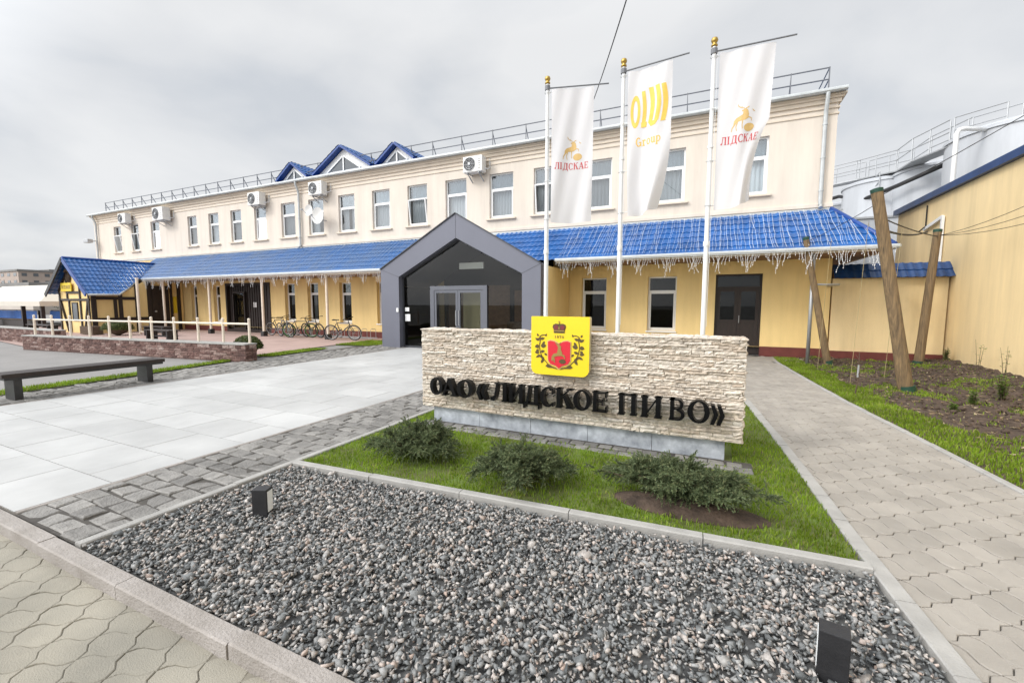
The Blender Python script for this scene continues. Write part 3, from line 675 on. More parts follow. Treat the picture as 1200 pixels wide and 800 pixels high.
# snow guard railing along the eaves: two rails on A-shaped brackets
r = MB(); yr = YF+.32; zb = 7.74
for z in (8.02, 8.34): r.tube([(-37.9, yr, z), (2.8, yr, z)], .021, 6)
x = -37.8; k = 0
while x < 2.85:
    r.bar((x, yr, zb-.02), (x, yr, 8.37), .02, .035); r.bar((x, yr+.28, zb+.06), (x, yr, 8.25), .02, .03); x += 1.12 if x < -12 else 1.42
for x in (2.8,): r.bar((x, yr, 7.7), (x, yr, 8.36), .03, .03); r.tube([(x, yr, 8.34), (x, yr+3, 8.34)], .017, 6); r.tube([(x, yr, 8.02), (x, yr+3, 8.02)], .017, 6)
r.build('roof_railing', M['arm'], bld)
def dormer(xc, hw, zt):
    y0 = YF+.25; zb = 7.72; B = MB(); th = .09; dep = 3.6
    L0 = (xc-hw, zb); R0 = (xc+hw, zb); T = (xc, zt); s = (zt-zb)/hw
    for sx, E_ in ((-1, L0), (1, R0)):
        n = Vector((sx*s, 0, 1)).normalized()*th
        a = Vector((E_[0]+sx*.06, y0-.28, E_[1]-.06*s)); b = Vector((T[0], y0-.28, T[1])); 
        vs = [a, b, b+Vector((0, dep, 0)), a+Vector((0, dep, 0))]; vs += [v+n for v in vs]
        B.add(vs, [(0,3,2,1),(4,5,6,7),(0,1,5,4),(1,2,6,5),(2,3,7,6),(3,0,4,7)])
    o = B.build('dormer', M['blue_trim'], bld)
    G = MB(); G.add([(L0[0]+.05, y0-.02, zb), (R0[0]-.05, y0-.02, zb), (T[0], y0-.02, zt-.04)], [(0,1,2)]); G.build('gable_panel', M['white'], o)
    G = MB(); q = .60; G.add([(xc-hw*q, y0-.03, zb+.06), (xc+hw*q, y0-.03, zb+.06), (xc, y0-.03, zb+.06+(zt-zb)*q)], [(0,1,2)]); G.build('gable_glass', M['far_window'], o)
    G = MB(); G.box(xc-.035, xc+.035, y0-.07, y0-.035, zb+.03, zb+.06+(zt-zb)*q*.95)
    G.bar((xc-hw*q, y0-.05, zb+.05), (xc, y0-.05, zb+.08+(zt-zb)*q), .04, .07); G.bar((xc+hw*q, y0-.05, zb+.05), (xc, y0-.05, zb+.08+(zt-zb)*q), .04, .07); G.build('glazing_bar', M['pvc'], o)
    tl = Vector((xc-hw, y0-.3, zb)); tr = Vector((xc+hw, y0-.3, zb))
    for E_, sx in ((tl, 1), (tr, -1)):
        up = Vector((sx*hw, 0, zt-zb)); n = Vector((-sx*s, 0, 1)).normalized()*(th+.006)
        a = E_+n; b = a+Vector((0, dep, 0)); 
        tile_roof('dormer_tiles', a, b, up, up.length, M['tile'], o, pitch=.2, course=.3)
dormer(-19.15, 1.0, 8.42); dormer(-15.85, 1.72, 8.76); dormer(-12.72, .96, 8.42)

# ------------------------------------------------------------------ canopies
def icicles(name, x0, x1, y, z, label, dens=.055):
    B = MB(); C = MB(); B.tube([(x0, y, z), ((x0+x1)/2, y-.005, z-.012), (x1, y, z)], .006, 4)
    x = x0+.05; k = 0
    octa = [(1,0,0),(-1,0,0),(0,1,0),(0,-1,0),(0,0,1),(0,0,-1)]; of = [(0,2,4),(2,1,4),(1,3,4),(3,0,4),(2,0,5),(1,2,5),(3,1,5),(0,3,5)]
    while x < x1:
        ph = (k % 12)/11.; ln = (.12+.42*(1-abs(2*ph-1)))*random.uniform(.7, 1.15); px, pz, py = x, z, y; pts = [(px, py, pz)]; n = max(2, int(ln/.055))
        side = 1 if ph < .5 else -1
        for j in range(n):
            px += random.uniform(-.022, .022)+side*.012; pz -= ln/n; py += random.uniform(-.012, .012); pts.append((px, py, pz))
            s = .008 if j < n-1 else .012; C.add([(px+a*s, py+b*s, pz-.008+c*s*1.4) for a, b, c in octa], of)
        B.tube(pts, .0036, 3, caps=False); x += dens*random.uniform(.7, 1.4); k += 1
    nb = len(B.f); B.add(C.v, C.f); o = tag(B.build(name, [M['light_cable'], M['bulb']]), label, 'string lights')
    for p in o.data.polygons[nb:]: p.material_index = 1
def light_net(name, x0, x1, yz0, yz1, step, label, skip=None):
    B = MB(); x = x0
    dy, dz = yz1[0]-yz0[0], yz1[1]-yz0[1]; L = math.hypot(dy, dz); ny, nz = -dz/L*.062, dy/L*.062; sgn = random.choice((-1, 1))
    while x < x1:
        pts = []; q = x; n = 9
        for k in range(n):
            t = k/(n-1); q += random.uniform(-.03, .03); lift = 1 if k else 1.3
            if skip and skip(q, t): continue
            pts.append((q, yz0[0]+dy*t+ny*lift, yz0[1]+dz*t+nz*lift))
        if len(pts) > 1: B.tube(pts, random.choice((.0022, .003, .0038)), 3, caps=False)
        x += step*random.uniform(.6, 1.4)
    tag(B.build(name, M['light_cable']), label, 'string lights')
EY, EZ = 13.42, 2.93; TY, TZ = YF-.03, 4.28; SL = (TZ-EZ)/(TY-EY)
cl = MB(); cl.box(-31.0, -10.7, EY+.02, EY+.10, EZ-.14, EZ-.0); 
for x in np.arange(-30.4, -10.8, .9): cl.bar((x, EY+.06, EZ-.06), (x, TY, TZ-.08), .05, .10)
canL = cl.build('canopy', M['cream_paint'], bld)
tile_roof('canopy_tiles', (-31.4, EY-.06, EZ-.03), (-7.9, EY-.06, EZ-.03), (0, TY-EY, TZ-EZ), math.hypot(TY-EY+.06, TZ-EZ+.04), M['tile_worn'], canL, clip=[((-10.95, 12.3, 2.36), (1.72, 0, -3.2))])
q = MB(); q.tube([(-29.0, EY-.09, EZ-.03), (-10.75, EY-.09, EZ-.03)], .055, 8); q.build('gutter', M['gutter'], canL, smooth='auto')
q = MB(); q.box(-31, -10.9, EY+.11, TY-.02, EZ-.13, EZ-.11); q.build('soffit', M['soffit'], canL)
q = MB(); q.add([(-39, TY-.02, TZ+.012), (3.0, TY-.02, TZ+.012), (3.0, TY-.02, TZ+.06), (-39, TY-.02, TZ+.06)], [(0,1,2,3)]).box(-38.9, 3.0, TY-.03, YF, TZ-.03, TZ+.055); q.build('flashing', M['gutter'], canL)
proto = None
for x in (-15.24, -19.47, -23.6, -27.75):
    q = MB(); q.tube([(x, 13.7, .2), (x, 13.7, EZ-.12)], .06, 12); q.tube([(x, 13.7, EZ-.2), (x, 13.7, EZ-.13)], .085, 12)
    c = q.build('column', M['cream_paint'], canL, smooth='auto')
for x in (-15.24, -19.47, -23.6, -27.75):
    q = MB(); q.cbox(x-.11, x+.11, 13.59, 13.81, 0, .24, .015); q.build('column_base', M['charcoal'], canL)
# right canopy with a hipped end
EX = 3.95; EYR, EZR = 13.50, 3.02; SLR = (TZ-EZR)/(TY-EYR)
X0 = -4.66
cr = MB(); cr.box(X0, EX-.03, EYR+.02, EYR+.09, EZR-.12, EZR); cr.box(EX-.10, EX-.03, EYR+.09, YF+8, EZR-.12, EZR)
for x in np.arange(X0+.3, 2.6, .9): cr.bar((x, EYR+.06, EZR-.06), (x, TY, TZ-.09), .05, .10)
canR = cr.build('canopy', M['cream_paint'], bld)
hipT = Vector((2.98, TY, TZ)); hipE = Vector((EX, EYR-.06, EZR-.03)); hd = (hipE-hipT).normalized()
nF = Vector((0, -SLR, 1)).normalized()
tile_roof('canopy_tiles', (-7.7, EYR-.06, EZR-.03), (EX+.02, EYR-.06, EZR-.03), (0, TY-EYR, TZ-EZR), math.hypot(TY-EYR+.06, TZ-EZR+.04), M['tile'], canR, clip=[(hipT, hd.cross(nF) if hd.cross(nF).x > 0 else -hd.cross(nF)), ((-4.74, 12.3, 2.36), (-1.72, 0, -3.01))])
sU = Vector((2.98-EX, 0, TZ-EZR+.03)); ns = Vector((TZ-EZR, 0, EX-2.98)).normalized(); pc = hd.cross(ns); pc = pc if pc.y < 0 else -pc
tile_roof('canopy_tiles', (EX, EYR-.1, EZR-.03), (EX, YF+8, EZR-.03), sU, sU.length, M['tile'], canR, clip=[(hipT, pc)])
q = MB(); q.tube([hipT+Vector((0,0,.03)), hipE+Vector((0,0,.04))], .06, 8); q.build('hip_cap', M['blue_trim'], canR, smooth=True)
q = MB(); q.tube([(X0-.02, EYR-.09, EZR-.03), (EX+.06, EYR-.09, EZR-.03), (EX+.06, YF+8, EZR-.03)], .055, 8); q.build('gutter', M['gutter'], canR, smooth='auto')
q = MB(); q.box(X0, EX-.11, EYR+.10, TY-.03, EZR-.115, EZR-.095); q.box(3.14, EX-.11, TY-.03, YF+8, EZR-.115, EZR-.095); q.build('soffit', M['soffit'], canR)
q = MB(); q.tube([(2.36, 13.62, EZR-.1), (2.36, 13.62, .02)], .045, 8); q.tube([(2.36, 13.62, 2.1), (3.0, 13.9, 2.1), (3.0, YF-.05, 2.1)], .025, 6); q.build('downpipe', M['steel'], canR, smooth=True)
icicles('icicle_lights', X0, EX, EYR-.16, EZR-.07, 'white icicle lights hanging from the right canopy gutter beside the flags')
icicles('icicle_lights', -28.9, -10.8, EY-.16, EZ-.07, 'white icicle lights along the long canopy gutter above the bicycles', .06)
light_net('roof_lights', X0+.1, EX-.2, (EYR-.05, EZR), (TY, TZ), .085, 'white light strings draped over the bright blue tiles right of the porch', skip=lambda x, t: x > EX-.05-.95*t)
light_net('roof_lights', -30.2, -10.9, (EY-.05, EZ), (TY, TZ), .11, 'white light strings draped over the long faded blue canopy tiles left of the porch')

# ------------------------------------------------------------------ entrance porch
PY0 = 12.29; pX0, pX1, pXc = -10.95, -4.74, -7.75; eZ, aZ = 2.80, 4.52
por = thing('entrance_porch', 'dark grey gabled entrance porch with black glass front and double door', 'entrance porch', (pXc, PY0, 0))
iX0, iX1, iZ, iA = -10.14, -5.36, 2.52, 3.74
def portal_shell(B, y0, y1):
    O_ = [(pX0, 0), (pX0, eZ), (pXc, aZ), (pX1, eZ), (pX1, 0)]; I_ = [(iX0, 0), (iX0, iZ), (pXc, iA), (iX1, iZ), (iX1, 0)]
    vs = [(x, y0, z) for x, z in O_]+[(x, y0, z) for x, z in I_]+[(x, y1, z) for x, z in O_]+[(x, y1, z) for x, z in I_]
    fs = []
    for i in range(4):
        fs += [(i, i+1, i+6, i+5), (i+10, i+15, i+16, i+11), (i, i+10, i+11, i+1), (i+5, i+6, i+16, i+15)]
    fs += [(0, 5, 15, 10), (4, 14, 19, 9)]; B.add(vs, fs)
B = MB(); portal_shell(B, PY0, PY0+.30); B.build('portal_frame', M['portal'], por)
S = MB()
for a, b in (((pXc, PY0-.002, iA), (pXc, PY0-.002, aZ)), ((iX0, PY0-.002, iZ), (pX0, PY0-.002, eZ)), ((iX1, PY0-.002, iZ), (pX1, PY0-.002, eZ))): S.bar(a, b, .006, .008)
S.bar((pX0-.02, PY0-.01, eZ+.005), (pXc, PY0-.01, aZ+.02), .06, .03); S.bar((pX1+.02, PY0-.01, eZ+.005), (pXc, PY0-.01, aZ+.02), .06, .03); S.build('panel_seam', M['portal_seam'], por)
# pitched roof and side walls of the vestibule behind the frame
R_ = MB()
for sx, xe in ((-1, pX0+.22), (1, pX1-.22)):
    a = Vector((xe, PY0+.31, eZ-.46)); b = Vector((pXc, PY0+.31, aZ-.46)); d = Vector((0, YF-.04-PY0-.31, 0)); t = Vector((0, 0, -.12))
    vs = [a, b, b+d, a+d]; vs += [v+t for v in vs]; R_.add(vs, [(0,1,2,3),(7,6,5,4),(0,4,5,1),(1,5,6,2),(2,6,7,3),(3,7,4,0)])
R_.build('roof', M['portal'], por)
W_ = MB(); W_.box(pX1-.20, pX1-.02, PY0+.31, YF-.08, 0, eZ-.02); W_.build('side_wall', M['yellow'], por)
W_ = MB(); W_.box(pX0+.02, pX0+.20, PY0+.31, YF-.08, 0, eZ-.60); W_.build('side_wall', M['yellow'], por)
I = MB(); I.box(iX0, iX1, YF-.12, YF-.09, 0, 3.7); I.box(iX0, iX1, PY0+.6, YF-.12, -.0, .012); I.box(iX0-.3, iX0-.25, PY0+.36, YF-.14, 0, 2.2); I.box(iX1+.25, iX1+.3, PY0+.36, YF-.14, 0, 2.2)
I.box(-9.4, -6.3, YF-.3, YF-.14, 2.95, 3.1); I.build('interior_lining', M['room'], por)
for x0_, x1_, z0_, z1_ in ((-9.9, -8.6, .3, 2.1), (-6.9, -5.6, .3, 2.1), (-8.4, -7.1, .05, 2.3)):
    I = MB(); I.cbox(x0_, x1_, YF-.17, YF-.125, z0_, z1_, .01); I.build('wall_panel', M['soffit'], por)
I = MB(); I.cbox(-6.5, -5.5, PY0+1.3, PY0+1.75, .013, .95, .02); I.build('reception_stand', M['bark'], por)
I = MB(); I.cbox(-10.0, -9.2, PY0+1.2, PY0+1.7, .013, .45, .02); I.build('waiting_seat', M['curtain'], por)
yg = PY0+.22; F_ = MB()
for a, b in (((iX0+.03, yg, 0), (iX0+.03, yg, iZ)), ((iX1-.03, yg, 0), (iX1-.03, yg, iZ)), ((iX0, yg, iZ-.02), (pXc, yg, iA-.03)), ((iX1, yg, iZ-.02), (pXc, yg, iA-.03))): F_.bar(a, b, .05, .06)
F_.box(iX0+.06, -8.98, yg-.03, yg+.03, 0, .07); F_.box(-6.6, iX1-.06, yg-.03, yg+.03, 0, .07); F_.build('glazing_frame', M['portal_seam'], por)
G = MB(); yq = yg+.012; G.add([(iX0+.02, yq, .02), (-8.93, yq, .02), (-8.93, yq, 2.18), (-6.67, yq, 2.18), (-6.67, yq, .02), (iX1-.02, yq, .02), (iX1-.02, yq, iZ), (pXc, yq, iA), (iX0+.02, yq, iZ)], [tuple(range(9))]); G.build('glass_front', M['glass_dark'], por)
D = MB(); D.box(-8.92, -8.76, yg-.05, yg+.06, .02, 2.18); D.box(-6.84, -6.68, yg-.05, yg+.06, .02, 2.18); D.box(-8.76, -6.84, yg-.05, yg+.06, 2.04, 2.18); D.build('door_frame', M['alu'], por)
for a, b, s in ((-8.755, -7.805, 0), (-7.795, -6.845, 1)):
    L = MB(); frame_rect(L, a, b, .03, 2.03, yg-.035, yg+.025, .085); o = L.build('door_leaf', M['alu'], por)
    L = MB(); L.box(a+.085, b-.085, yg-.008, yg, .115, 1.945); L.build('pane', M['glass_dark'], o)
    hx = b-.05 if s == 0 else a+.05; L = MB(); L.tube([(hx, yg-.03, .85), (hx, yg-.09, .85), (hx, yg-.09, 1.35), (hx, yg-.03, 1.35)], .014, 8); L.build('handle', M['steel'], o)
L = MB(); L.box(-7.79, -7.0, yg+.3, yg+.34, .1, 2.0); L.build('inner_door', M['crest_side'], por)
L = MB(); L.box(-8.24, -7.26, PY0+1.0, PY0+1.06, 2.80, 3.02); L.build('ceiling_light', M['light_panel'], por)
for q in ((iX0-.11, iX0-.02, PY0-.03, PY0-.003, 1.28, 1.42), (iX0+.10, iX0+.28, yg-.02, yg-.008, 1.30, 1.44), (iX0+.10, iX0+.32, yg-.02, yg-.008, .95, 1.2)):
    L = MB(); L.cbox(*q, .004); L.build('door_notice', M['white'], por)

# ------------------------------------------------------------------ stone sign with crest and letters
def ledger(B, O, U, Vv, Nn, W, H, rowh=(.020, .043), ln=(.08, .32), base=(.005, .028), rough=.006, gap=.0028, st=.024, bond=None):
    """split-face stone courses as separate rough stones on a wall face; O lower left, U along, V up, N outwards"""
    O, U, Vv, Nn = Vector(O), Vector(U), Vector(Vv), Vector(Nn); v = 0.; row = 0
    while v < H-.004:
        h = min(random.uniform(*rowh), H-v); h = H-v if H-v-h < rowh[0]*.7 else h
        u = -random.uniform(0, ln[0]) if bond is None else -(row % 2)*ln[0]*.5
        while u < W:
            l = random.uniform(*ln); a, b = max(0, u), min(W, u+l); u += l
            if b-a < .02: continue
            nx = max(2, int((b-a)/st)); ny = 2 if h < .045 else 3; d0 = random.uniform(*base); tl = random.uniform(-.3, .3)*rough; vs = []
            ph = random.uniform(0, 9)
            for j in range(ny+1):
                for i in range(nx+1):
                    fu, fv = i/nx, j/ny; edge = (i in (0, nx)) or (j in (0, ny))
                    d = d0+tl*(fu-.5)*4+random.uniform(-rough, rough)-(rough*1.3 if edge else 0)
                    uu = a+gap+(b-a-2*gap)*fu+(random.uniform(-.004, .004) if edge else 0)
                    vv = v+gap*.6+(h-1.2*gap)*fv+(.004*math.sin(uu*16+ph) if 0 < v and v+h < H else 0)+random.uniform(-.002, .002)
                    vs.append(O+U*uu+Vv*vv+Nn*max(.002, d))
            n1 = nx+1; n0 = len(vs); fs = [(j*n1+i, j*n1+i+1, (j+1)*n1+i+1, (j+1)*n1+i) for j in range(ny) for i in range(nx)]
            ring = [i for i in range(nx)]+[j*n1+nx for j in range(ny)]+[ny*n1+i for i in range(nx, 0, -1)]+[j*n1 for j in range(ny, 0, -1)]
            for r in ring: p = vs[r]; vs.append(p-Nn*((p-O).dot(Nn)-.0005))
            m = len(ring); fs += [(ring[k], n0+k, n0+(k+1) % m, ring[(k+1) % m]) for k in range(m)]
            B.add(vs, fs)
        v += h; row += 1
sX0, sX1, sY, sZ0, sZ1, sT = -3.52, .315, 4.735, .215, 1.245, .36
sign = thing('stone_sign', 'low sign wall of split beige stone with black letters on a grey plinth', 'sign wall', ((sX0+sX1)/2, sY, 0))
B = MB(); B.box(sX0, sX1, sY, sY+sT, sZ0, sZ1); body = B.build('wall_core', M['mortar'], sign)
B = MB(); ledger(B, (sX0-.01, sY, sZ0), (1,0,0), (0,0,1), (0,-1,0), sX1-sX0+.02, sZ1-sZ0+.01)
ledger(B, (sX1, sY-.01, sZ0), (0,1,0), (0,0,1), (1,0,0), sT+.01, sZ1-sZ0+.01); ledger(B, (sX0, sY+sT, sZ0), (0,-1,0), (0,0,1), (-1,0,0), sT, sZ1-sZ0)
ledger(B, (sX0-.02, sY-.03, sZ1), (1,0,0), (0,1,0), (0,0,1), sX1-sX0+.04, sT+.05, rowh=(.10, .14), ln=(.12, .4), base=(.006, .02))
B.build('stone_facing', M['stone'], sign)
B = MB(); x = -3.40; xe = .175; n = 5
for k in range(n): B.cbox(x+(xe-x)*k/n+.002, x+(xe-x)*(k+1)/n-.002, 4.80, 5.03, -.02, .213, .003)
B.build('plinth', M['slab'], sign)

# --- serif letters from strokes; unit height 1, unit width 1, bold verticals and thin horizontals
def ring_poly(cx, cy, rx, ry, tx, ty, a0=0, a1=360, n=24):
    out = []
    for k in range(n):
        t0, t1 = rad(a0+(a1-a0)*k/n), rad(a0+(a1-a0)*(k+1)/n)
        out.append([(cx+rx*math.cos(t0), cy+ry*math.sin(t0)), (cx+rx*math.cos(t1), cy+ry*math.sin(t1)), (cx+(rx-tx)*math.cos(t1), cy+(ry-ty)*math.sin(t1)), (cx+(rx-tx)*math.cos(t0), cy+(ry-ty)*math.sin(t0))])
    return out
def rc(x0, x1, y0, y1): return [(x0, y0), (x1, y0), (x1, y1), (x0, y1)]
def glyph(c, t=.27, s=.075):
    """polygons of a letter in a unit box; t stem width, s serif/bar thickness"""
    stem = lambda x: [rc(x, x+t, 0, 1), rc(x-.06, x+t+.06, 0, s), rc(x-.06, x+t+.06, 1-s, 1)]
    if c in 'ОO': return ring_poly(.5, .5, .5, .52, t, .08)
    if c == 'С': return ring_poly(.53, .5, .53, .52, t, .08, 48, 312)+[rc(.80, .90, .66, .98), rc(.84, .93, .03, .22)]
    if c == 'А': return [[(.42, 1), (.50, 1), (.16, 0), (.06, 0)], [(.38, 1), (.60, 1), (.98, 0), (.98-t*1.05, 0)], rc(.22, .68, .30, .30+s), rc(0, .28, 0, s), rc(.58, 1.02, 0, s)]
    if c == 'Л': return [rc(1-t-.04, .96, 0, 1), rc(1-t-.10, 1.02, 0, s), rc(.24, 1.0, 1-s, 1), [(.34, 1), (.46, 1), (.32, .22), (.20, .16)], [(.20, .30), (.34, .24), (.22, 0), (.04, 0)], rc(0, .16, .02, .2)]
    if c == 'И': return stem(.06)+stem(.94-t)+[[(.06+t, .12), (.06+t, .26), (.94-t, .90), (.94-t, .76)]]
    if c == 'Д': return [rc(.90-t, .90, .05, 1), rc(.26, .96, 1-s, 1), [(.34, 1), (.45, 1), (.30, .06), (.16, .06)], rc(.02, .98, 0, s*1.2), rc(.0, .11, -.20, .06), rc(.89, 1.0, -.20, .06)]
    if c == 'К': return stem(.06)+[[(.06+t, .50), (.06+t, .60), (.78, 1), (.90, 1)], [(.42, .60), (.56, .70), (1.0, 0), (.70, 0)], rc(.62, 1.0, 1-s, 1), rc(.60, 1.06, 0, s)]
    if c in 'ЕE': return stem(.06)+[rc(.06, .92, 0, s*1.1), rc(.06, .90, 1-s*1.1, 1), rc(.06+t, .66, .48, .48+s), rc(.82, .92, 0, .28), rc(.80, .90, .74, 1), rc(.60, .67, .36, .66)]
    if c == 'П': return stem(.06)+stem(.94-t)+[rc(.06, .94, 1-s, 1)]
    if c == 'В': return stem(.06)+ring_poly(.45, .75, .42, .25, t*.85, s, -90, 90, 12)+ring_poly(.47, .26, .48, .26, t*.9, s, -90, 90, 12)+[rc(.06, .47, 0, s), rc(.06, .47, 1-s, 1), rc(.06+t, .47, .49, .49+s)]
    if c == 'І': return [rc(.28, .72, 0, 1), rc(.06, .94, 0, s), rc(.06, .94, 1-s, 1)]
    if c == '«': return [q for d in (0, .46) for q in ([(d-.04, .42), (d+.26, .86), (d+.54, .86), (d+.28, .42)], [(d-.04, .42), (d+.28, .42), (d+.54, -.02), (d+.26, -.02)])]
    if c == '»': return [[(1-x, y) for x, y in q] for q in glyph('«')]
    if c == 'G': return ring_poly(.5, .5, .5, .52, .2, .12, 50, 330)+[rc(.55, 1.02, .40, .52), rc(.80, .98, .05, .5)]
    if c == 'r': return [rc(.2, .48, 0, .7), rc(.05, .7, 0, .1), rc(.05, .4, .6, .7)]+ring_poly(.66, .42, .34, .3, .16, .14, 30, 150, 8)
    if c == 'o': return ring_poly(.5, .35, .5, .37, .24, .1)
    if c == 'u': return [rc(.1, .36, .2, .7), rc(.66, .92, 0, .7), rc(0, .3, .62, .7), rc(.56, .8, .62, .7), rc(.66, 1.05, 0, .09)]+ring_poly(.42, .26, .34, .28, .22, .12, 180, 320, 8)
    if c == 'p': return [rc(.1, .36, -.3, .7), rc(0, .5, -.3, -.21), rc(0, .3, .62, .7)]+ring_poly(.5, .35, .5, .37, .24, .1, -150, 150)
    if c == '1': return [rc(.38, .64, 0, 1), rc(.15, .85, 0, .1), [(.15, .80), (.38, .86), (.38, 1)]]
    if c == '8': return ring_poly(.5, .74, .36, .27, .16, .09)+ring_poly(.5, .27, .46, .29, .18, .09)
    if c == '7': return [rc(.05, .95, .88, 1), [(.72, .88), (.95, .88), (.52, 0), (.28, 0)], rc(.05, .15, .72, 1)]
    if c == '6': return ring_poly(.5, .32, .46, .34, .2, .1)+[[(.04, .36), (.26, .40), (.70, 1), (.50, 1)]]
    return []
LET = [('О',-3.294,-3.10),('А',-3.115,-2.885),('О',-2.888,-2.655),('«',-2.600,-2.455),('Л',-2.405,-2.178),('И',-2.165,-1.968),('Д',-1.972,-1.765),('С',-1.758,-1.585),('К',-1.572,-1.372),
       ('О',-1.366,-1.165),('Е',-1.150,-.975),('П',-.872,-.675),('И',-.636,-.425),('В',-.356,-.200),('О',-.183,.022),('»',.026,.15)]
base, cap = .420, .222; yf, yb = 4.565, 4.66
for c, a, b in LET:
    B = MB(); w_ = b-a
    polys = glyph(c, .235, .07)
    for k, pl in enumerate(polys):
        e = .0006*(k % 7)
        B.prism(pl, lambda u, v: (a+w_*u, yf+e, base+cap*v), lambda u, v: (a+w_*u, yb-e, base+cap*v))
    for u in (.25, .75):          # studs holding the letter off the stone
        B.tube([(a+w_*u, yb-.004, base+cap*(.5 if c != 'И' else .3)), (a+w_*u, sY-.012, base+cap*(.5 if c != 'И' else .3))], .007, 6)
    B.build('letter', M['lettering'], sign)
# --- crest panel on the sign
cX0, cX1, cZ0, cZ1, cY = -1.885, -1.20, .785, 1.452, 4.60
def rounded(x0, x1, z0, z1, r, n=6, rt=.012):
    P = []
    for cx, cz, a0, rr in ((x0+r, z0+r, 180, r), (x1-r, z0+r, 270, r), (x1-rt, z1-rt, 0, rt), (x0+rt, z1-rt, 90, rt)):
        for k in range(n+1): a = rad(a0+90*k/n); P.append((cx+rr*math.cos(a), cz+rr*math.sin(a)))
    return P
def flat(name, polys, y, m, parent, th=.004):
    B = MB()
    for k, pl in enumerate(polys):
        e = .0003*(k % 9); B.prism(pl, lambda u, v: (u, y-th-e, v), lambda u, v: (u, y, v))
    return B.build(name, m, parent)
B = MB(); B.prism(rounded(cX0+.004, cX1-.004, cZ0+.004, cZ1-.004, .075), lambda u, v: (u, cY+.012, v), lambda u, v: (u, cY+.10, v)); cpan = B.build('crest_panel', M['crest_side'], sign)
B = MB(); B.prism(rounded(cX0, cX1, cZ0, cZ1, .08), lambda u, v: (u, cY, v), lambda u, v: (u, cY+.012, v)); B.build('crest_face', M['crest_yellow'], cpan)
def cc(px, py): return (cX0+(px-110)/(700-110)*(cX1-cX0), cZ1-(py-98)/(690-98)*(cZ1-cZ0))
def cp(pts): return [cc(*p) for p in pts]
yc = cY-.0015
flat('shield', [cp([(280,345),(310,330),(360,338),(402,362),(445,336),(490,330),(525,345),(525,540),(500,580),(440,600),(402,632),(365,600),(310,585),(285,545)])], yc, M['gold'], cpan, .004)
flat('shield', [cp([(290,352),(312,341),(358,349),(402,374),(447,347),(488,341),(516,352),(516,536),(494,570),(438,590),(402,618),(368,590),(316,575),(294,541)])], yc-.006, M['crest_red'], cpan, .003)
stag = [[(330,500),(350,470),(385,462),(395,410),(385,385),(372,372),(402,372),(425,395),(425,430),(440,465),(425,490),(385,492),(350,510),(345,545),(328,540)],
        [(380,372),(360,355),(366,352),(390,368)], [(400,370),(420,352),(426,356),(408,374)], [(345,510),(362,515),(366,560),(356,560)], [(425,470),(460,480),(470,515),(462,517),(448,492),(420,488)]]
flat('stag', [cp(p) for p in stag], yc-.010, M['crest_olive'], cpan, .003)
flat('keg', [cp([(440+34*math.cos(2*PI*k/14), 545+24*math.sin(2*PI*k/14)) for k in range(14)])], yc-.010, M['crest_dark'], cpan, .003)
flat('crown', [cp([(348,262),(345,225),(334,205),(340,180),(365,168),(395,172),(402,160),(409,172),(440,168),(465,180),(470,205),(460,225),(456,262)])], yc, M['crest_dark'], cpan, .004)
flat('crown', [cp(p) for p in ([(352,228),(346,202),(366,182),(390,186),(394,228)], [(412,228),(416,186),(440,182),(460,202),(452,228)])], yc-.006, M['crest_maroon'], cpan, .003)
flat('crown', [cp(p) for p in ([(350,246),(350,234),(454,234),(454,246)], [(396,226),(396,200),(408,200),(408,226)], [(396,160),(396,142),(408,142),(408,160)])], yc-.0075, M['crest_olive'], cpan, .003)
yp = []
for i, ch in enumerate('1876'):
    for pl in glyph(ch, .3): yp.append([cc(352+i*26+u*20, 312-v*26) for u, v in pl])
flat('year_lettering', yp, yc, M['crest_olive'], cpan, .003)
def leafpoly(x, y, a, l, w_): 
    ca, sa = math.cos(a), math.sin(a); P = [(0,0),(.3,.5),(.7,.4),(1,0),(.7,-.4),(.3,-.5)]
    return cp([(x+l*u*ca-w_*v*sa, y+l*u*sa+w_*v*ca) for u, v in P])
for sx in (-1, 1):
    X = lambda x: 402+sx*x; P = []
    st = [(100,600),(130,560),(170,520),(195,460),(205,400),(195,340),(200,300),(170,285),(140,285)]
    for (xa, ya), (xb, yb_) in zip(st, st[1:]):
        d = math.hypot(xb-xa, yb_-ya); nx, ny = (yb_-ya)/d*4, -(xb-xa)/d*4
        P.append(cp([(X(xa-nx), ya-ny), (X(xb-nx), yb_-ny), (X(xb+nx), yb_+ny), (X(xa+nx), ya+ny)]))
    for x, y, a, l, w_ in ((195,330,200,46,26),(175,320,10,55,28),(205,345,330,50,26),(150,350,60,44,24),(205,400,10,48,40),(190,400,190,58,44),(215,430,60,46,26),(190,460,200,44,28),(205,470,350,48,30),(170,505,100,46,28),(190,490,30,58,26),(160,530,60,52,28),(165,520,330,46,24),(140,300,250,30,16),(215,300,300,30,18),(150,470,140,36,20)):
        P.append(leafpoly(X(x), y, rad(a) if sx > 0 else PI-rad(a), l, w_))
    flat('laurel_branch', P, yc, M['crest_dark'], cpan, .003)
flat('ribbon', [cp(p) for p in ([(262,600),(290,575),(330,600),(370,612),(395,630),(340,618),(285,615)], [(542,600),(514,575),(474,600),(434,612),(409,630),(464,618),(519,615)])], yc-.0008, M['crest_dark'], cpan, .004)

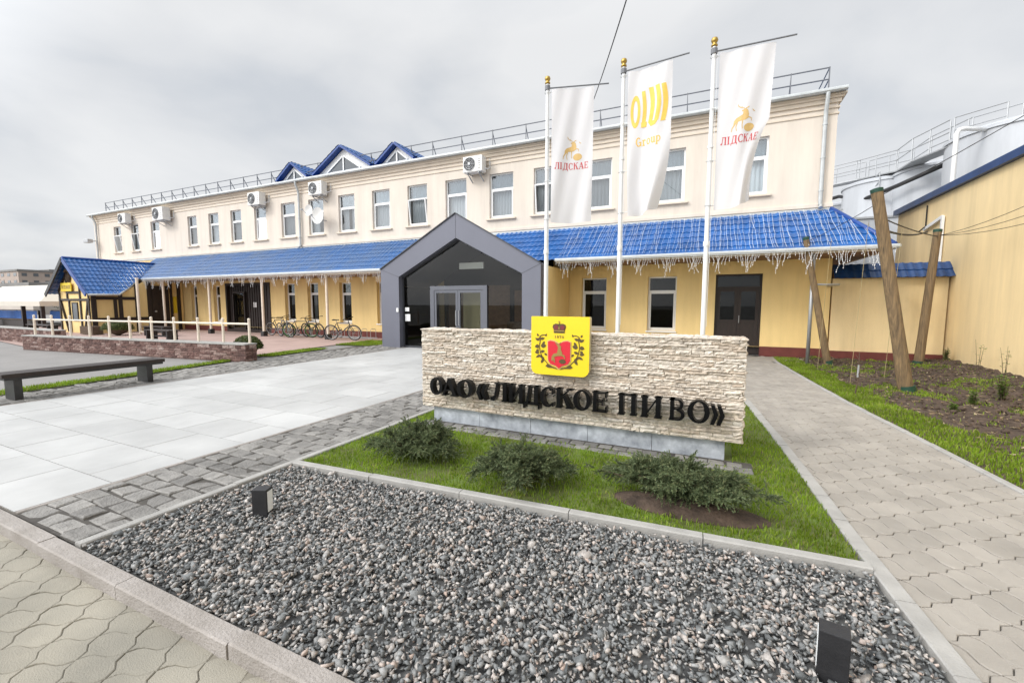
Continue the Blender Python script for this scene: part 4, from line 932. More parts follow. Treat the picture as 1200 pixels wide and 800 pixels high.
# ------------------------------------------------------------------ flagpoles and flags
PYY = 8.2; POLES = [(-3.05, 5.86), (-1.60, 5.86), (-.13, 5.86)]
poletxt = ['leftmost of the three white flagpoles, its banner hanging straight', 'middle one of the three white flagpoles, carrying the yellow barrel banner', 'rightmost of the three white flagpoles, carrying the banner with a folded corner']
flagtxt = ['white banner with gold stag and red lettering, hanging flat on the leftmost pole', 'white banner with yellow barrel shaped letters above the word Group', 'white banner with gold stag and red lettering, its lower corner folded by wind']
ARM = [Vector((-1.93, 8.50, 5.735)), Vector((-.50, 8.06, 5.735)), Vector((1.03, 8.22, 5.735))]
FW = [.80, .76, .80]
def flag_surface(k):
    p0 = Vector((POLES[k][0]+.09, PYY, 5.70)); d = (ARM[k]-p0); d.z = 0; d.normalize(); nrm = Vector((d.y, -d.x, 0)); W = FW[k]; H = 2.52
    def S(u, v, off=0.):
        amp = .018+.03*v; wob = amp*math.sin(u*7+k*2+v*1.5)+.012*math.sin(u*15+v*9+k)
        x = W*u; z = -H*v; sag = -.01*math.sin(u*PI)
        if k == 0: x *= 1-.02*v
        if k == 1:
            q = max(0, (v-.45)/.55); x = W*(u*(1-.36*q**1.6))+.06*q; wob += q*.09*math.sin(u*9+1); z += .10*q*u*u
        if k == 2:
            q = max(0, (v-.46)/.54); x = W*(u*(1-.12*v)); wob += q*.13*math.sin(u*8.5+v*4-1.0)*u; x -= W*.62*max(0, u-.5)*q**.8*(1.6-q*.9); z += .22*q*max(0, u-.35)
        p = p0+d*x+Vector((0, 0, z+sag))+nrm*(wob+off)
        return p
    return S
def barrel_band(x0, x1, top, bot, bulge, n=14):
    """curved stave: left/right edges bulge right"""
    L_, R_ = [], []
    for i in range(n+1):
        t = i/n; b = bulge*math.sin(PI*t)
        L_.append((x0+b, bot+(top-bot)*t)); R_.append((x1+b, bot+(top-bot)*t))
    return [[L_[i], R_[i], R_[i+1], L_[i+1]] for i in range(n)]
def emblem_stag():
    X = lambda p: [((x-80)/600, (y-100)/560) for x, y in p]     # flag units
    body = [[(255,388),(262,335),(290,300),(330,284),(350,310),(345,345),(300,352),(275,388)], [(330,284),(365,268),(372,205),(398,195),(400,340),(345,345)], [(398,195),(428,222),(440,270),(436,318),(400,340)],
            [(372,210),(352,214),(350,224),(378,236)],
            [(380,198),(352,186),(330,180),(332,174),(356,178),(386,190)], [(334,180),(306,160),(300,135),(308,132),(314,154),(340,172)], [(396,194),(430,176),(440,178),(436,188),(404,200)], [(345,180),(345,160),(352,160),(353,180)],
            [(262,372),(276,384),(244,430),(234,425)], [(236,425),(246,430),(240,464),(230,464)], [(296,348),(312,350),(292,418),(284,414)], [(284,414),(293,418),(304,462),(294,464)],
            [(360,338),(376,338),(368,400),(358,398)], [(358,398),(368,400),(374,446),(364,446)], [(428,310),(440,300),(474,312),(470,322)], [(466,312),(476,314),(482,352),(474,352)],
            [(480,205),(500,225),(515,232),(505,240),(484,226)]]
    keg = [[(460+70*math.cos(a)*r0, 432+52*math.sin(a)*r0) for a, r0 in ((t0, 1), (t1, 1), (t1, .02), (t0, .02))] for t0, t1 in [(2*PI*i/18, 2*PI*(i+1)/18) for i in range(18)]]
    return [X(p) for p in body+keg]
def print_on(name, S, polys, box, m, parent, both=True):
    """polys in unit coordinates (u right, v up from box bottom) mapped onto the cloth; box = (u0,u1,vtop,vbot)"""
    u0, u1, vt, vb = box; B = MB()
    fine = []
    for pl in polys:
        if len(pl) != 4: fine.append(pl); continue
        a, b, c, d = pl; L_ = max(abs(b[0]-a[0])+abs(b[1]-a[1]), abs(c[0]-d[0])+abs(c[1]-d[1]))*(u1-u0); n = max(1, int(L_/.035))
        lp = lambda p, q, t: (p[0]+(q[0]-p[0])*t, p[1]+(q[1]-p[1])*t)
        for k in range(n): fine.append([lp(a, b, k/n), lp(a, b, (k+1)/n), lp(d, c, (k+1)/n), lp(d, c, k/n)])
    for pl in fine:
        for sgn in ((1, -1) if both else (1,)):
            vs = [S(u0+(u1-u0)*x, vb+(vt-vb)*y, .0035*sgn) for x, y in pl]; B.add(vs, [tuple(range(len(vs)))])
    return B.build(name, m, parent)
for k, (x, h) in enumerate(POLES):
    p = thing('flagpole', poletxt[k], 'flagpole', (x, PYY, 0), 'white flagpoles behind the stone sign')
    B = MB(); B.tube([(x, PYY, .03), (x, PYY, 2.6), (x, PYY, h-.05)], [.042, .039, .031], 14); B.tube([(x, PYY, 2.58), (x, PYY, 2.66)], .052, 14); B.tube([(x, PYY, 4.2), (x, PYY, 4.24)], .045, 12)
    B.build('pole', M['pole'], p, smooth='auto')
    B = MB(); B.lathe((x, PYY, 0), [(.14, 0), (.14, .02), (.06, .05), (.055, .2)], 16); B.build('base', M['steel'], p, smooth='auto')
    B = MB(); B.lathe((x, PYY, h-.05), [(.02, 0), (.05, .01), (.05, .03), (.025, .045), (.045, .07), (.056, .10), (.045, .135), (.015, .15)], 14); B.build('finial', M['brass'], p, smooth=True)
    B = MB(); B.tube([(x, PYY, 5.735), ARM[k]], .013, 8); B.tube([(x, PYY, 5.70), (x, PYY, 5.78)], .052, 10); B.build('arm', M['arm'], p, smooth='auto')
    B = MB(); B.tube([(x+.055, PYY-.02, 5.7), (x+.056, PYY-.03, 3.3), (x+.05, PYY-.02, 1.2)], .004, 5); B.build('halyard', M['light_cable'], p)
    S = flag_surface(k); n, m_ = 36, 90; V = [S(i/n, j/m_)[:] for j in range(m_+1) for i in range(n+1)]
    F = [(j*(n+1)+i, j*(n+1)+i+1, (j+1)*(n+1)+i+1, (j+1)*(n+1)+i) for j in range(m_) for i in range(n)]
    fl = thing('flag', flagtxt[k], 'flag', (x+.09, PYY, 5.70), 'white banners on the flagpoles')
    cl = npmesh('cloth', V, F, M['flag'], fl, smooth=True)
    B = MB()
    for v in (.02, .35, .68, .97):
        q = S(0, v); B.tube([q, Vector((x+.04, PYY, q.z))], .006, 5); B.torus((x, PYY, q.z), .052, .006, 'Z', 14, 5)
    B.build('cord', M['light_cable'], fl)
    if k != 1:
        t0 = .545 if k == 0 else .535
        print_on('stag_emblem', S, [[(x_, 1-y_) for x_, y_ in pl] for pl in emblem_stag()], (.047, .98, t0-.2075, t0+.0725), M['gold'], fl)
        polys = []; xx = 0; ws = {'Л': 1.0, 'І': .5, 'Д': 1.1, 'С': .95, 'К': 1.0, 'А': 1.05, 'Е': .85}
        for ch in 'ЛІДСКАЕ': 
            polys += [[(xx+u*ws[ch], v) for u, v in pl] for pl in glyph(ch, .22, .07)]; xx += ws[ch]+.16
        polys = [[(u/xx, v) for u, v in pl] for pl in polys]
        print_on('red_lettering', S, polys, (.086, .92, t0, t0+.050), M['red_print'], fl)
    else:
        P = ring_poly(.13, .46, .135, .37, .075, .12, 0, 360, 28)
        P += barrel_band(.285, .385, .89, .09, .045)+[[(.287, .085), (.287, .20), (.445, .20), (.435, .085)]]
        P += barrel_band(.475, .60, .94, .16, .06)+barrel_band(.655, .77, .95, .16, .065)+[[(.48, .17), (.77, .17), (.69, .07), (.56, .06)]]
        P += barrel_band(.825, .945, .93, .12, .06)
        print_on('barrel_logo', S, P, (.07, .92, .115, .415), M['olvi'], fl)
        polys = []; xx = 0
        for ch, wd in (('G', .95), ('r', .75), ('o', .75), ('u', .8), ('p', .8)): polys += [[(xx+u*wd, v) for u, v in pl] for pl in glyph(ch)]; xx += wd+.14
        print_on('group_lettering', S, [[(u/xx, v) for u, v in pl] for pl in polys], (.20, .80, .455, .515), M['olvi'], fl)

# ------------------------------------------------------------------ small things in the foreground
def bollard_light(loc, rz, label, lit):
    o = thing('bollard_light', label, 'garden light', loc, 'black garden lights in the gravel')
    w2, d2, h = .056, .045, .205; B = MB(); B.cbox(-w2, w2, -d2, d2, -.03, h, .004); B.v = [(x+loc[0], y+loc[1], z+loc[2]) for x, y, z in B.v]
    b = B.build('body', M['charcoal'], o)
    B = MB(); x = w2 if lit > 0 else -w2-.003; B.box(x, x+.003, -d2+.012, d2-.012, .03, h-.02); B.v = [(x+loc[0], y+loc[1], z+loc[2]) for x, y, z in B.v]; B.build('diffuser', M['light_panel'], o)
    o.rotation_euler.z = rz
bollard_light((.535, 2.165, 0), rad(-11), 'larger black box garden light near the path edging', -1)
bollard_light((-3.04, 2.06, 0), rad(25), 'black box garden light with white side near the sett strip', 1)
# bench: dark thick plank on two slab legs
bn = thing('bench', 'dark wooden bench on two slab legs beside the white plaza', 'bench', (-10.42, 3.8, 0))
B = MB()
for k in range(4): B.cbox(-10.64+.112*k, -10.64+.112*k+.106, 2.72, 4.98, .385, .45, .006)
B.build('seat', M['dark_wood'], bn)
B = MB(); B.box(-10.62, -10.22, 2.75, 4.95, .345, .384); B.build('seat_beam', M['charcoal'], bn)
for y in (2.90, 4.72): 
    B = MB(); B.cbox(-10.61, -10.23, y-.05, y+.05, 0, .344, .006); B.build('leg', M['charcoal'], bn)
# brick retaining wall with railing
def brickwall(label, a, b, z, th):
    o = thing('brick_wall', label, 'wall', ((a[0]+b[0])/2, (a[1]+b[1])/2, 0)); A = Vector((*a, 0)); Bv = Vector((*b, 0)); L = (Bv-A).length; U = (Bv-A)/L; nn = Vector((U.y, -U.x, 0))
    c = MB(); p = [A, Bv, Bv-nn*th, A-nn*th]; c.add([q+Vector((0,0,-.1)) for q in p]+[q+Vector((0,0,z-.05)) for q in p], [(0,1,5,4),(1,2,6,5),(2,3,7,6),(3,0,4,7),(4,5,6,7)]); c.build('wall_core', M['brick_mortar'], o)
    m = MB(); kw = dict(rowh=(.066, .074), ln=(.20, .27), base=(.006, .018), rough=.006, gap=.005, st=.06)
    ledger(m, A, U, (0,0,1), nn, L, z-.05, **kw); ledger(m, Bv, -nn, (0,0,1), U, th, z-.05, **kw); ledger(m, A-nn*th, nn, (0,0,1), -U, th, z-.05, **kw)
    m.build('brick_facing', M['brick'], o)
    t = MB(); n = max(1, int(L/.9)); 
    for k in range(n):
        p0 = A+U*(L*k/n+.003)+nn*.03; p1 = A+U*(L*(k+1)/n-.003)+nn*.03; q = [p0, p1, p1-nn*(th+.06), p0-nn*(th+.06)]
        t.add([v+Vector((0,0,z-.048)) for v in q]+[v+Vector((0,0,z-.018)) for v in q], [(0,3,2,1),(4,5,6,7),(0,1,5,4),(1,2,6,5),(2,3,7,6),(3,0,4,7)])
    t.build('coping', M['concrete'], o)
brickwall('low brown brick wall carrying the cream railing, in front of the terrace', (-21.4, 6.27), (-11.42, 7.48), .50, .34)
brickwall('low brown brick wall at far left, set back behind the railed one', (-34, 7.4), (-22.2, 7.32), .58, .34)
rl = thing('railing', 'cream tube railing on top of the brown brick wall', 'railing', (-16, 7.0, .5))
ra, rb_ = Vector((-21.02, 6.48, .5)), Vector((-11.45, 7.63, .5)); ru = (rb_-ra).normalized()
B = MB(); B.tube([ra+Vector((0,0,.52)), rb_+Vector((0,0,.52))], .028, 8); B.build('top_rail', M['cream_paint'], rl, smooth='auto')
for k in range(11):
    q = ra.lerp(rb_, k/10); B = MB(); B.tube([q, q+Vector((0,0,.64))], .033, 8); B.lathe(q+Vector((0,0,.635)), [(.033, 0), (.04, .012), (.026, .035), (.005, .045)], 8); B.build('post', M['cream_paint'], rl, smooth='auto')
pg = thing('cream_post', 'slim cream post standing on the terrace behind the railing', 'post', (-26.4, 11.9, 0)); 
B = MB(); B.tube([(-26.4, 11.9, 0), (-26.4, 11.9, 2.85)], .06, 10); B.build('shaft', M['cream_paint'], pg, smooth='auto')
B = MB(); B.tube([(-26.4, 11.9, .12), (-23.9, 11.7, .12)], .03, 8); B.build('foot_rail', M['cream_paint'], pg)
def ball_bush(c, r, h, label, cnt=2600, m='boxwood'):
    o = thing('boxwood_bush', label, 'bush', c, 'clipped boxwood balls'); V, F = [], []
    for i in range(cnt):
        d = RNG.normal(size=3); d /= np.linalg.norm(d); d[2] = abs(d[2])*1.0-.15
        q = RNG.uniform(.78, 1.03); p = np.array([d[0]*r*q, d[1]*r*q, h*.45+d[2]*h*.55*q])+np.array(c)
        t = RNG.normal(size=3); t /= np.linalg.norm(t); s = np.cross(t, d); s /= np.linalg.norm(s)+1e-6; l, w_ = RNG.uniform(.025, .045), RNG.uniform(.012, .02); b = len(V)
        V += [p-t*l, p+s*w_, p+t*l, p-s*w_]; F.append((b, b+1, b+2, b+3))
    npmesh('foliage', V, F, M[m], o)
    B = MB(); B.lathe((c[0], c[1], c[2]), [(.04, 0), (r*.55, h*.18), (r*.72, h*.45), (r*.5, h*.75), (.05, h*.88)], 12); B.build('stem', M['bark'], o, smooth=True)
ball_bush((-12.35, 8.15, 0), .40, .70, 'round clipped bush at the right end of the railing', 3500)
ball_bush((-26.2, 10.9, 0), .62, .80, 'wide clipped bush on the terrace near the timbered hut', 3500)
# spreading junipers
def juniper(c, rx, ry, h, label, stems=26, hollow=0.):
    """arching main branches, each carrying side sprays of fine needles; gaps stay open between the branches"""
    o = thing('juniper_bush', label, 'juniper', c, 'spreading junipers in front of the sign'); V = []; F = []; st = MB(); cv = np.array(c, float)
    def spray(p, d, L, dens):
        sd_ = np.cross(d, [0, 0, 1.]); sd_ /= np.linalg.norm(sd_)+1e-6; upv = np.cross(sd_, d); m = int(dens*L)
        T = RNG.uniform(0, 1, m); ang = RNG.uniform(0, 2*PI, m); ln = .021*(1-.55*T)*RNG.uniform(.7, 1.3, m)+.005
        P0 = p+np.outer(T*L, d)+np.outer(-.02*T*T, [0, 0, 1.]); rd = np.outer(np.cos(ang), sd_)+np.outer(np.sin(ang), upv)
        tip = P0+rd*ln[:, None]*.7+d*ln[:, None]*.95; wv = np.cross(rd, d)*.0040; b = len(V)
        VV = np.empty((m, 3, 3)); VV[:,0] = P0-wv; VV[:,1] = P0+wv; VV[:,2] = tip
        V.extend((VV.reshape(-1, 3)+cv).tolist()); F.extend((np.arange(m*3).reshape(-1, 3)+b).tolist())
    for i in range(stems):
        a = 2*PI*i/stems+RNG.normal()*.22; q = RNG.uniform(.35, 1.08); ex, ey = rx*q*math.cos(a), ry*q*math.sin(a)
        top = h*(1.05-.72*q)*RNG.uniform(.75, 1.25)+.05; apex = h*RNG.uniform(.55, 1.)
        p0 = np.array([ex*.06, ey*.06, .02]); p1 = np.array([ex*.45, ey*.45, apex*.85]); p2 = np.array([ex, ey, top+(.06 if hollow and ey < 0 else 0)])
        B_ = lambda t: p0*(1-t)**2+2*p1*t*(1-t)+p2*t*t
        st.tube([cv+B_(t) for t in (0, .3, .6, .85)], [.011, .008, .006, .003], 5, caps=False)
        nside = int(26+16*q)
        for k in range(nside):
            t = RNG.uniform(.16, 1.) if k else 1.; p = B_(min(t, .98)); tg = B_(min(1, t+.02))-B_(t-.02); tg /= np.linalg.norm(tg)
            d = tg*RNG.uniform(.5, 1.1)+RNG.normal(size=3)*np.array([.6, .6, .34])+np.array([0, 0, .04]); d /= np.linalg.norm(d); L = RNG.uniform(.06, .17)*(1.15-.3*t)
            if (p+d*L)[2] < .02: d[2] = abs(d[2])
            spray(p, d, L, 300)
            if RNG.random() < .6:
                d2 = d+RNG.normal(size=3)*.55; d2 /= np.linalg.norm(d2); spray(p+d*L*.4, d2, L*.55, 300)
    npmesh('foliage', V, F, M['juniper'], o); st.build('branches', M['bark'], o)
juniper((-2.74, 3.55, 0), .46, .40, .31, 'leftmost of the three low junipers, narrow and dark green', 40)
juniper((-1.47, 3.36, 0), .44, .36, .34, 'middle one of the three low junipers, the tallest and roundest', 40)
juniper((-.20, 3.60, .02), .64, .34, .27, 'rightmost and widest of the three junipers, spreading over bare dark earth', 56, hollow=1)

# ------------------------------------------------------------------ right side: low wall, warehouse, tanks
lw = thing('boundary_wall', 'yellow boundary wall with a small blue tiled roof between office and warehouse', 'wall', (4.4, YF, 0))
B = MB(); B.box(3.14, 5.66, YF-.02, YF+.28, .24, 2.32); B.build('wall_body', M['yellow_metal'], lw)
B = MB(); B.cbox(3.14, 5.66, YF-.05, YF+.31, -.05, .238, .008); B.build('plinth', M['plinth'], lw)
cp_ = MB(); cp_.box(3.16, 5.64, YF+.10, YF+.16, 2.325, 2.62); cap_ = cp_.build('ridge_board', M['soffit'], lw)
for y0, sy in ((YF-.24, 1), (YF+.50, -1)):
    tile_roof('coping_tiles', (3.13, y0, 2.30), (5.70, y0, 2.30), (0, sy*.37, .42), .56, M['tile_dark'], lw, pitch=.19, course=.28)
WX = 5.70
wh = thing('warehouse', 'tall plain yellow warehouse wall with dark blue sloping roof edge at far right', 'warehouse', (WX, 14, 0))
B = MB(); 
B.box(WX, WX+9, -6, 19.3, -.05, 4.62); B.build('wall_body', M['yellow_metal'], wh)
B = MB(); B.box(WX-.12, WX+9.1, -6.1, 19.4, 4.625, 4.80); B.build('roof_edge', M['tile_dark'], wh)
B = MB(); B.box(WX+.3, WX+8.8, -5.8, 19.2, 4.802, 4.86); B.build('roof', M['far_roof'], wh)
B = MB(); B.bar((WX-.06, 17.0, 3.80), (WX-.06, 15.9, 3.98), .05, .09); B.bar((WX-.06, 15.88, 4.0), (WX-.06, 15.88, 2.4), .06, .08); B.build('downpipe', M['white'], wh)
B = MB(); B.tube([(WX-.03, 17.0, 4.5), (WX-.03, 17.0, 3.9), (WX-.3, 16.6, 3.70)], .018, 6); B.build('cable_drop', M['cable'], wh)
def tank(c, r, z, label, dome=.35):
    o = thing('storage_tank', label, 'storage tank', (c[0], c[1], 0), 'pale grey storage tanks behind the warehouse'); n = 48
    B = MB(); B.lathe((c[0], c[1], 0), [(r, 0), (r, z)], n); B.build('shell', M['tank'], o, smooth='auto')
    B = MB(); B.lathe((c[0], c[1], z+.002), [(r+.06, -.12), (r+.06, 0), (r*.93, dome*.35), (r*.6, dome*.8), (.1, dome)], n); B.build('roof_cone', M['tank'], o, smooth='auto')
    B = MB()
    for zz in (z*.45, z*.72): B.lathe((c[0], c[1], zz), [(r, -.03), (r+.025, -.02), (r+.025, .02), (r, .03)], n)
    B.build('seam_band', M['steel'], o)
    return o
tank((11.0, 24.4), 2.35, 8.3, 'nearest and largest pale grey tank, rising above the warehouse roof')
tank((10.6, 29.6), 2.2, 8.35, 'second pale grey tank, partly hidden by the largest one', .3)
tank((8.75, 31.6), 2.05, 8.3, 'third pale grey tank, right behind the tall leaning post', .3)
tank((7.5, 36.0), 1.7, 8.0, 'smallest pale grey tank, beside the corner of the office building', .25)
pl = thing('plant_building', 'low white metal clad plant block between the office and the tanks', 'plant block', (7.2, 27.5, 0))
B = MB(); B.cbox(5.0, 8.3, 25.6, 29.6, 0, 5.55, .02); B.build('wall_body', M['tank'], pl)
B = MB(); B.box(4.93, 8.36, 25.53, 29.67, 5.552, 5.64); B.build('roof', M['steel'], pl)
B = MB()
for k in range(9): B.box(5.0+.37*k, 5.02+.37*k, 25.575, 25.598, .2, 5.5)
B.build('cladding_rib', M['steel'], pl)
def walkway(name, pts, label, w_=.7, h=1.05, stairs=False):
    o = thing(name, label, 'walkway', pts[0]); D = MB(); R2 = MB()
    for a, b in zip(pts, pts[1:]):
        a, b = Vector(a), Vector(b); D.bar(a, b, w_, .06); d = (b-a); L = d.length; sd_ = d.cross(Vector((0,0,1))).normalized()*w_/2
        for s_ in (-1, 1):
            for hh in (h, h*.52): R2.tube([a+sd_*s_+Vector((0,0,hh)), b+sd_*s_+Vector((0,0,hh))], .024, 5)
            n = max(1, int(L/1.1))
            for k in range(n+1): q = a+d*k/n+sd_*s_; R2.tube([q, q+Vector((0,0,h))], .024, 5)
    D.build('deck', M['steel'], o); R2.build('handrail', M['steel'], o)
walkway('tank_walkway', [(9.95, 23.0, 8.0), (9.0, 24.4, 8.12), (8.75, 27.4, 8.40), (8.7, 29.2, 8.42), (7.6, 31.8, 8.75), (5.2, 33.6, 8.75)], 'grey steel walkway with handrails running across the tank tops')
walkway('access_stair', [(5.6, 33.5, 6.1), (7.4, 31.0, 6.1), (8.1, 29.8, 7.6)], 'steel access stair and landing low on the smaller tanks', .6, 1.0)
pp = thing('tank_pipe', 'white vertical pipe bent over the rim of the largest tank', 'pipe', (8.0, 22.0, 0))
B = MB(); B.tube([(8.0, 22.0, 0), (8.0, 22.0, 7.9), (8.06, 22.0, 8.02), (8.2, 22.05, 8.06), (9.2, 23.0, 8.2)], .075, 12); B.build('pipe_run', M['white'], pp, smooth=True)
B = MB(); B.tube([(8.0, 22.0, 5.0), (9.3, 23.0, 5.0)], .05, 6); B.build('bracket', M['steel'], pp)
pk = thing('tank_pipe', 'dark insulated pipe sagging along the smaller tanks', 'pipe', (7.5, 30, 6))
B = MB(); B.tube([(4.6, 33.9, 7.7), (6.6, 32.0, 7.95), (7.4, 30.2, 7.35), (8.2, 28.3, 7.5), (9.6, 26.3, 8.0)], .10, 8); B.build('pipe_run', M['charcoal'], pk, smooth=True)
B = MB(); B.tube([(7.4, 30.2, 7.35), (7.5, 30.4, 6.0)], .04, 6); B.build('bracket', M['steel'], pk)
# leaning timber posts of the hop trellis
def post(base, top, r, label):
    o = thing('timber_post', label, 'wooden post', (*base, 0), 'leaning hop trellis posts'); b = Vector((*base, -.1)); t = Vector(top); pts = [b.lerp(t, k/8) for k in range(9)]
    B = MB(); B.tube(pts, [r*(1-.22*k/8)*random.uniform(.98, 1.02) for k in range(9)], 16); B.build('shaft', M['timber'], o, smooth='auto')
    d = (t-b).normalized(); B = MB(); B.tube([t-d*.03, t+d*.035, t+d*.05], [r*.84, r*.86, r*.5], 16); B.build('end_cap', M['green_rubber'], o, smooth='auto')
    q = Vector((*base, 0)); B = MB(); B.tube([q-d*.05, q+d*.13], [r*1.16, r*1.12], 16); B.build('foot_sleeve', M['green_rubber'], o, smooth='auto')
post((3.27, 9.97), (2.61, 9.97, 3.62), .112, 'tall thick timber post leaning left, nearest of the three')
post((2.82, 13.55), (2.15, 13.55, 3.28), .088, 'timber post leaning left in front of the office corner')
post((4.90, 14.45), (5.06, 14.45, 3.42), .104, 'upright timber post in front of the blue tiled boundary wall')
def wire(pts, r, label, m='cable', sag=.0, name='wire', cat='wire'):
    P = []
    for a, b in zip(pts, pts[1:]):
        a, b = Vector(a), Vector(b); n = 10
        for k in range(n+1): t = k/n; P.append(a.lerp(b, t)-Vector((0,0,sag*4*t*(1-t))))
    B = MB(); B.tube(P, r, 5); tag(B.build(name, M[m]), label, cat)
wire([(2.62, 9.97, 3.20), (5.05, 14.4, 3.28)], .012, 'dark trellis wire between the nearest post and the upright post', sag=.05)
wire([(2.66, 9.97, 3.42), (2.16, 13.5, 3.2)], .006, 'thin trellis wire between the two posts leaning left', sag=.04)
wire([(2.70, 9.97, 2.95), (5.58, 16.6, 3.68)], .022, 'thick black cable from the tall post to the warehouse wall', sag=.10)
for a, l, r in (((5.66, 9.0, 4.1), 'upper thin wire stretched along the yellow warehouse wall', .006), ((5.66, 9.0, 3.72), 'middle thin wire stretched along the yellow warehouse wall', .006), ((5.66, 9.0, 3.4), 'lowest thin wire stretched along the yellow warehouse wall', .006)):
    wire([(5.08, 14.4, 3.30), a], r, l, sag=.22)
wire([(2.62, 10.0, 3.5), (5.9, 9.0, 5.6)], .007, 'thin wire rising from the tall post over the warehouse roof', sag=.05)
wire([(-4.3, 15.6, 8.2), (-1.40, 7.6, 6.75)], .012, 'single dark cable crossing the sky above the middle flag', sag=.1)
for x, y, l in ((2.55, 10.5, 'thin training string hanging beside the nearest timber post'), (3.4, 11.6, 'thin training string between the timber posts'), (2.4, 12.6, 'thin training string hanging near the office corner')):
    wire([(x, y, 0), (x+.12, y+.05, 3.15)], .004, l, 'straw', name='training_string', cat='string')
sp = thing('sapling', 'thin staked sapling with white tie on the grass beside the path', 'sapling', (2.38, 9.45, 0))
B = MB(); B.tube([(2.38, 9.45, 0), (2.42, 9.45, .35), (2.40, 9.46, .75)], [.012, .009, .004], 6)
for k in range(7): z = .2+.07*k; a = k*2.4; B.tube([(2.40, 9.45, z), (2.40+.09*math.cos(a), 9.45+.09*math.sin(a), z+.07)], .003, 4)
B.build('stem', M['bark'], sp)
B = MB(); B.tube([(2.40, 9.45, .30), (2.405, 9.45, .52)], .016, 8); B.build('stem_guard', M['steel'], sp)
def weed(c, h, n, label, big=False):
    o = thing('weed', label, 'weed', c); S = MB(); V, F = [], []; c = np.array(c, float)
    for i in range(n):
        a = RNG.uniform(0, 2*PI); ln = RNG.uniform(.05, .28)*h; hh = h*RNG.uniform(.6, 1); tip = c+np.array([math.cos(a)*ln, math.sin(a)*ln, hh]); b0 = c+np.array([math.cos(a)*.02, math.sin(a)*.02, -.02])
        S.tube([b0, (b0+tip)/2+np.array([0, 0, hh*.08]), tip], [.005, .004, .002], 4)
        for k in range(14 if not big else 22):
            t = RNG.uniform(.15, 1); p = b0+(tip-b0)*t; q = RNG.uniform(0, 2*PI); l = RNG.uniform(.03, .07); d = np.array([math.cos(q), math.sin(q), RNG.uniform(-.2, .6)]); s_ = np.array([-d[1], d[0], 0])*.3; b = len(V)
            V += [p, p+d*l*.5+s_*l, p+d*l, p+d*l*.5-s_*l]; F.append((b, b+1, b+2, b+3))
    S.build('stem', M['bark'], o); npmesh('leaves', V, F, M['weed'], o)
for (x, y, h, n, l, bg) in ((4.35, 9.6, .42, 16, 'bushy green weed in the soil in front of the warehouse wall', True), (5.35, 12.8, .75, 3, 'tall thin weed stalk against the yellow warehouse wall', False), (5.38, 11.9, .85, 3, 'tallest weed stalk, nearest along the warehouse wall', False),
                         (5.5, 14.6, .40, 14, 'clump of weeds in the corner of warehouse and boundary wall', True), (3.75, 9.0, .22, 8, 'small weed clump right of the nearest timber post', True), (5.15, 10.6, .30, 9, 'low weed clump at the foot of the warehouse wall', True), (3.3, 8.4, .15, 7, 'little weed tuft on the soil edge near the path', True)):
    weed((x, y, garden_z(x, y)), h, n, l, bg)
def clods():
    V, F = [], []; 
    for i in range(2200):
        x, y = RNG.uniform(2.3, 5.6), RNG.uniform(4.5, 15)
        if not in_garden(x, y) or x-interp(PR, y) < .75: continue
        bm = bmesh.new(); bmesh.ops.create_icosphere(bm, subdivisions=1, radius=RNG.uniform(.012, .05)); b = len(V); z = garden_z(x, y)
        for v in bm.verts: v.co *= random.uniform(.7, 1.2); V.append((v.co.x+x, v.co.y+y, v.co.z*.7+z))
        bm.verts.index_update(); F += [[v.index+b for v in f.verts] for f in bm.faces]; bm.free()
    o = npmesh('soil_clods', V, F, M['soil'], kind='stuff'); tag(o, 'loose dark soil clods in the garden bed by the warehouse', 'soil')
clods()
def litter():
    V, F = [], []
    for i in range(2600):
        x, y = RNG.uniform(2.3, 5.65), RNG.uniform(4.2, 15)
        if not in_garden(x, y) or x-interp(PR, y) < .5: continue
        z = garden_z(x, y)+.012; a = RNG.uniform(0, 2*PI); l, w_ = RNG.uniform(.015, .06), RNG.uniform(.006, .018); c, s_ = math.cos(a), math.sin(a); b = len(V); t1, t2 = RNG.uniform(-.012, .03, 2)
        V += [(x-l*c, y-l*s_, z+t1), (x+w_*s_, y-w_*c, z+.008), (x+l*c, y+l*s_, z+t2), (x-w_*s_, y+w_*c, z)]; F.append((b, b+1, b+2, b+3))
    tag(npmesh('leaf_litter', V, F, M['litter'], kind='stuff'), 'dry leaves and twigs scattered over the garden soil', 'litter')
litter()
tag(bpy.data.objects['gravel'], 'grey and pink crushed granite gravel filling the bed in front', 'gravel')

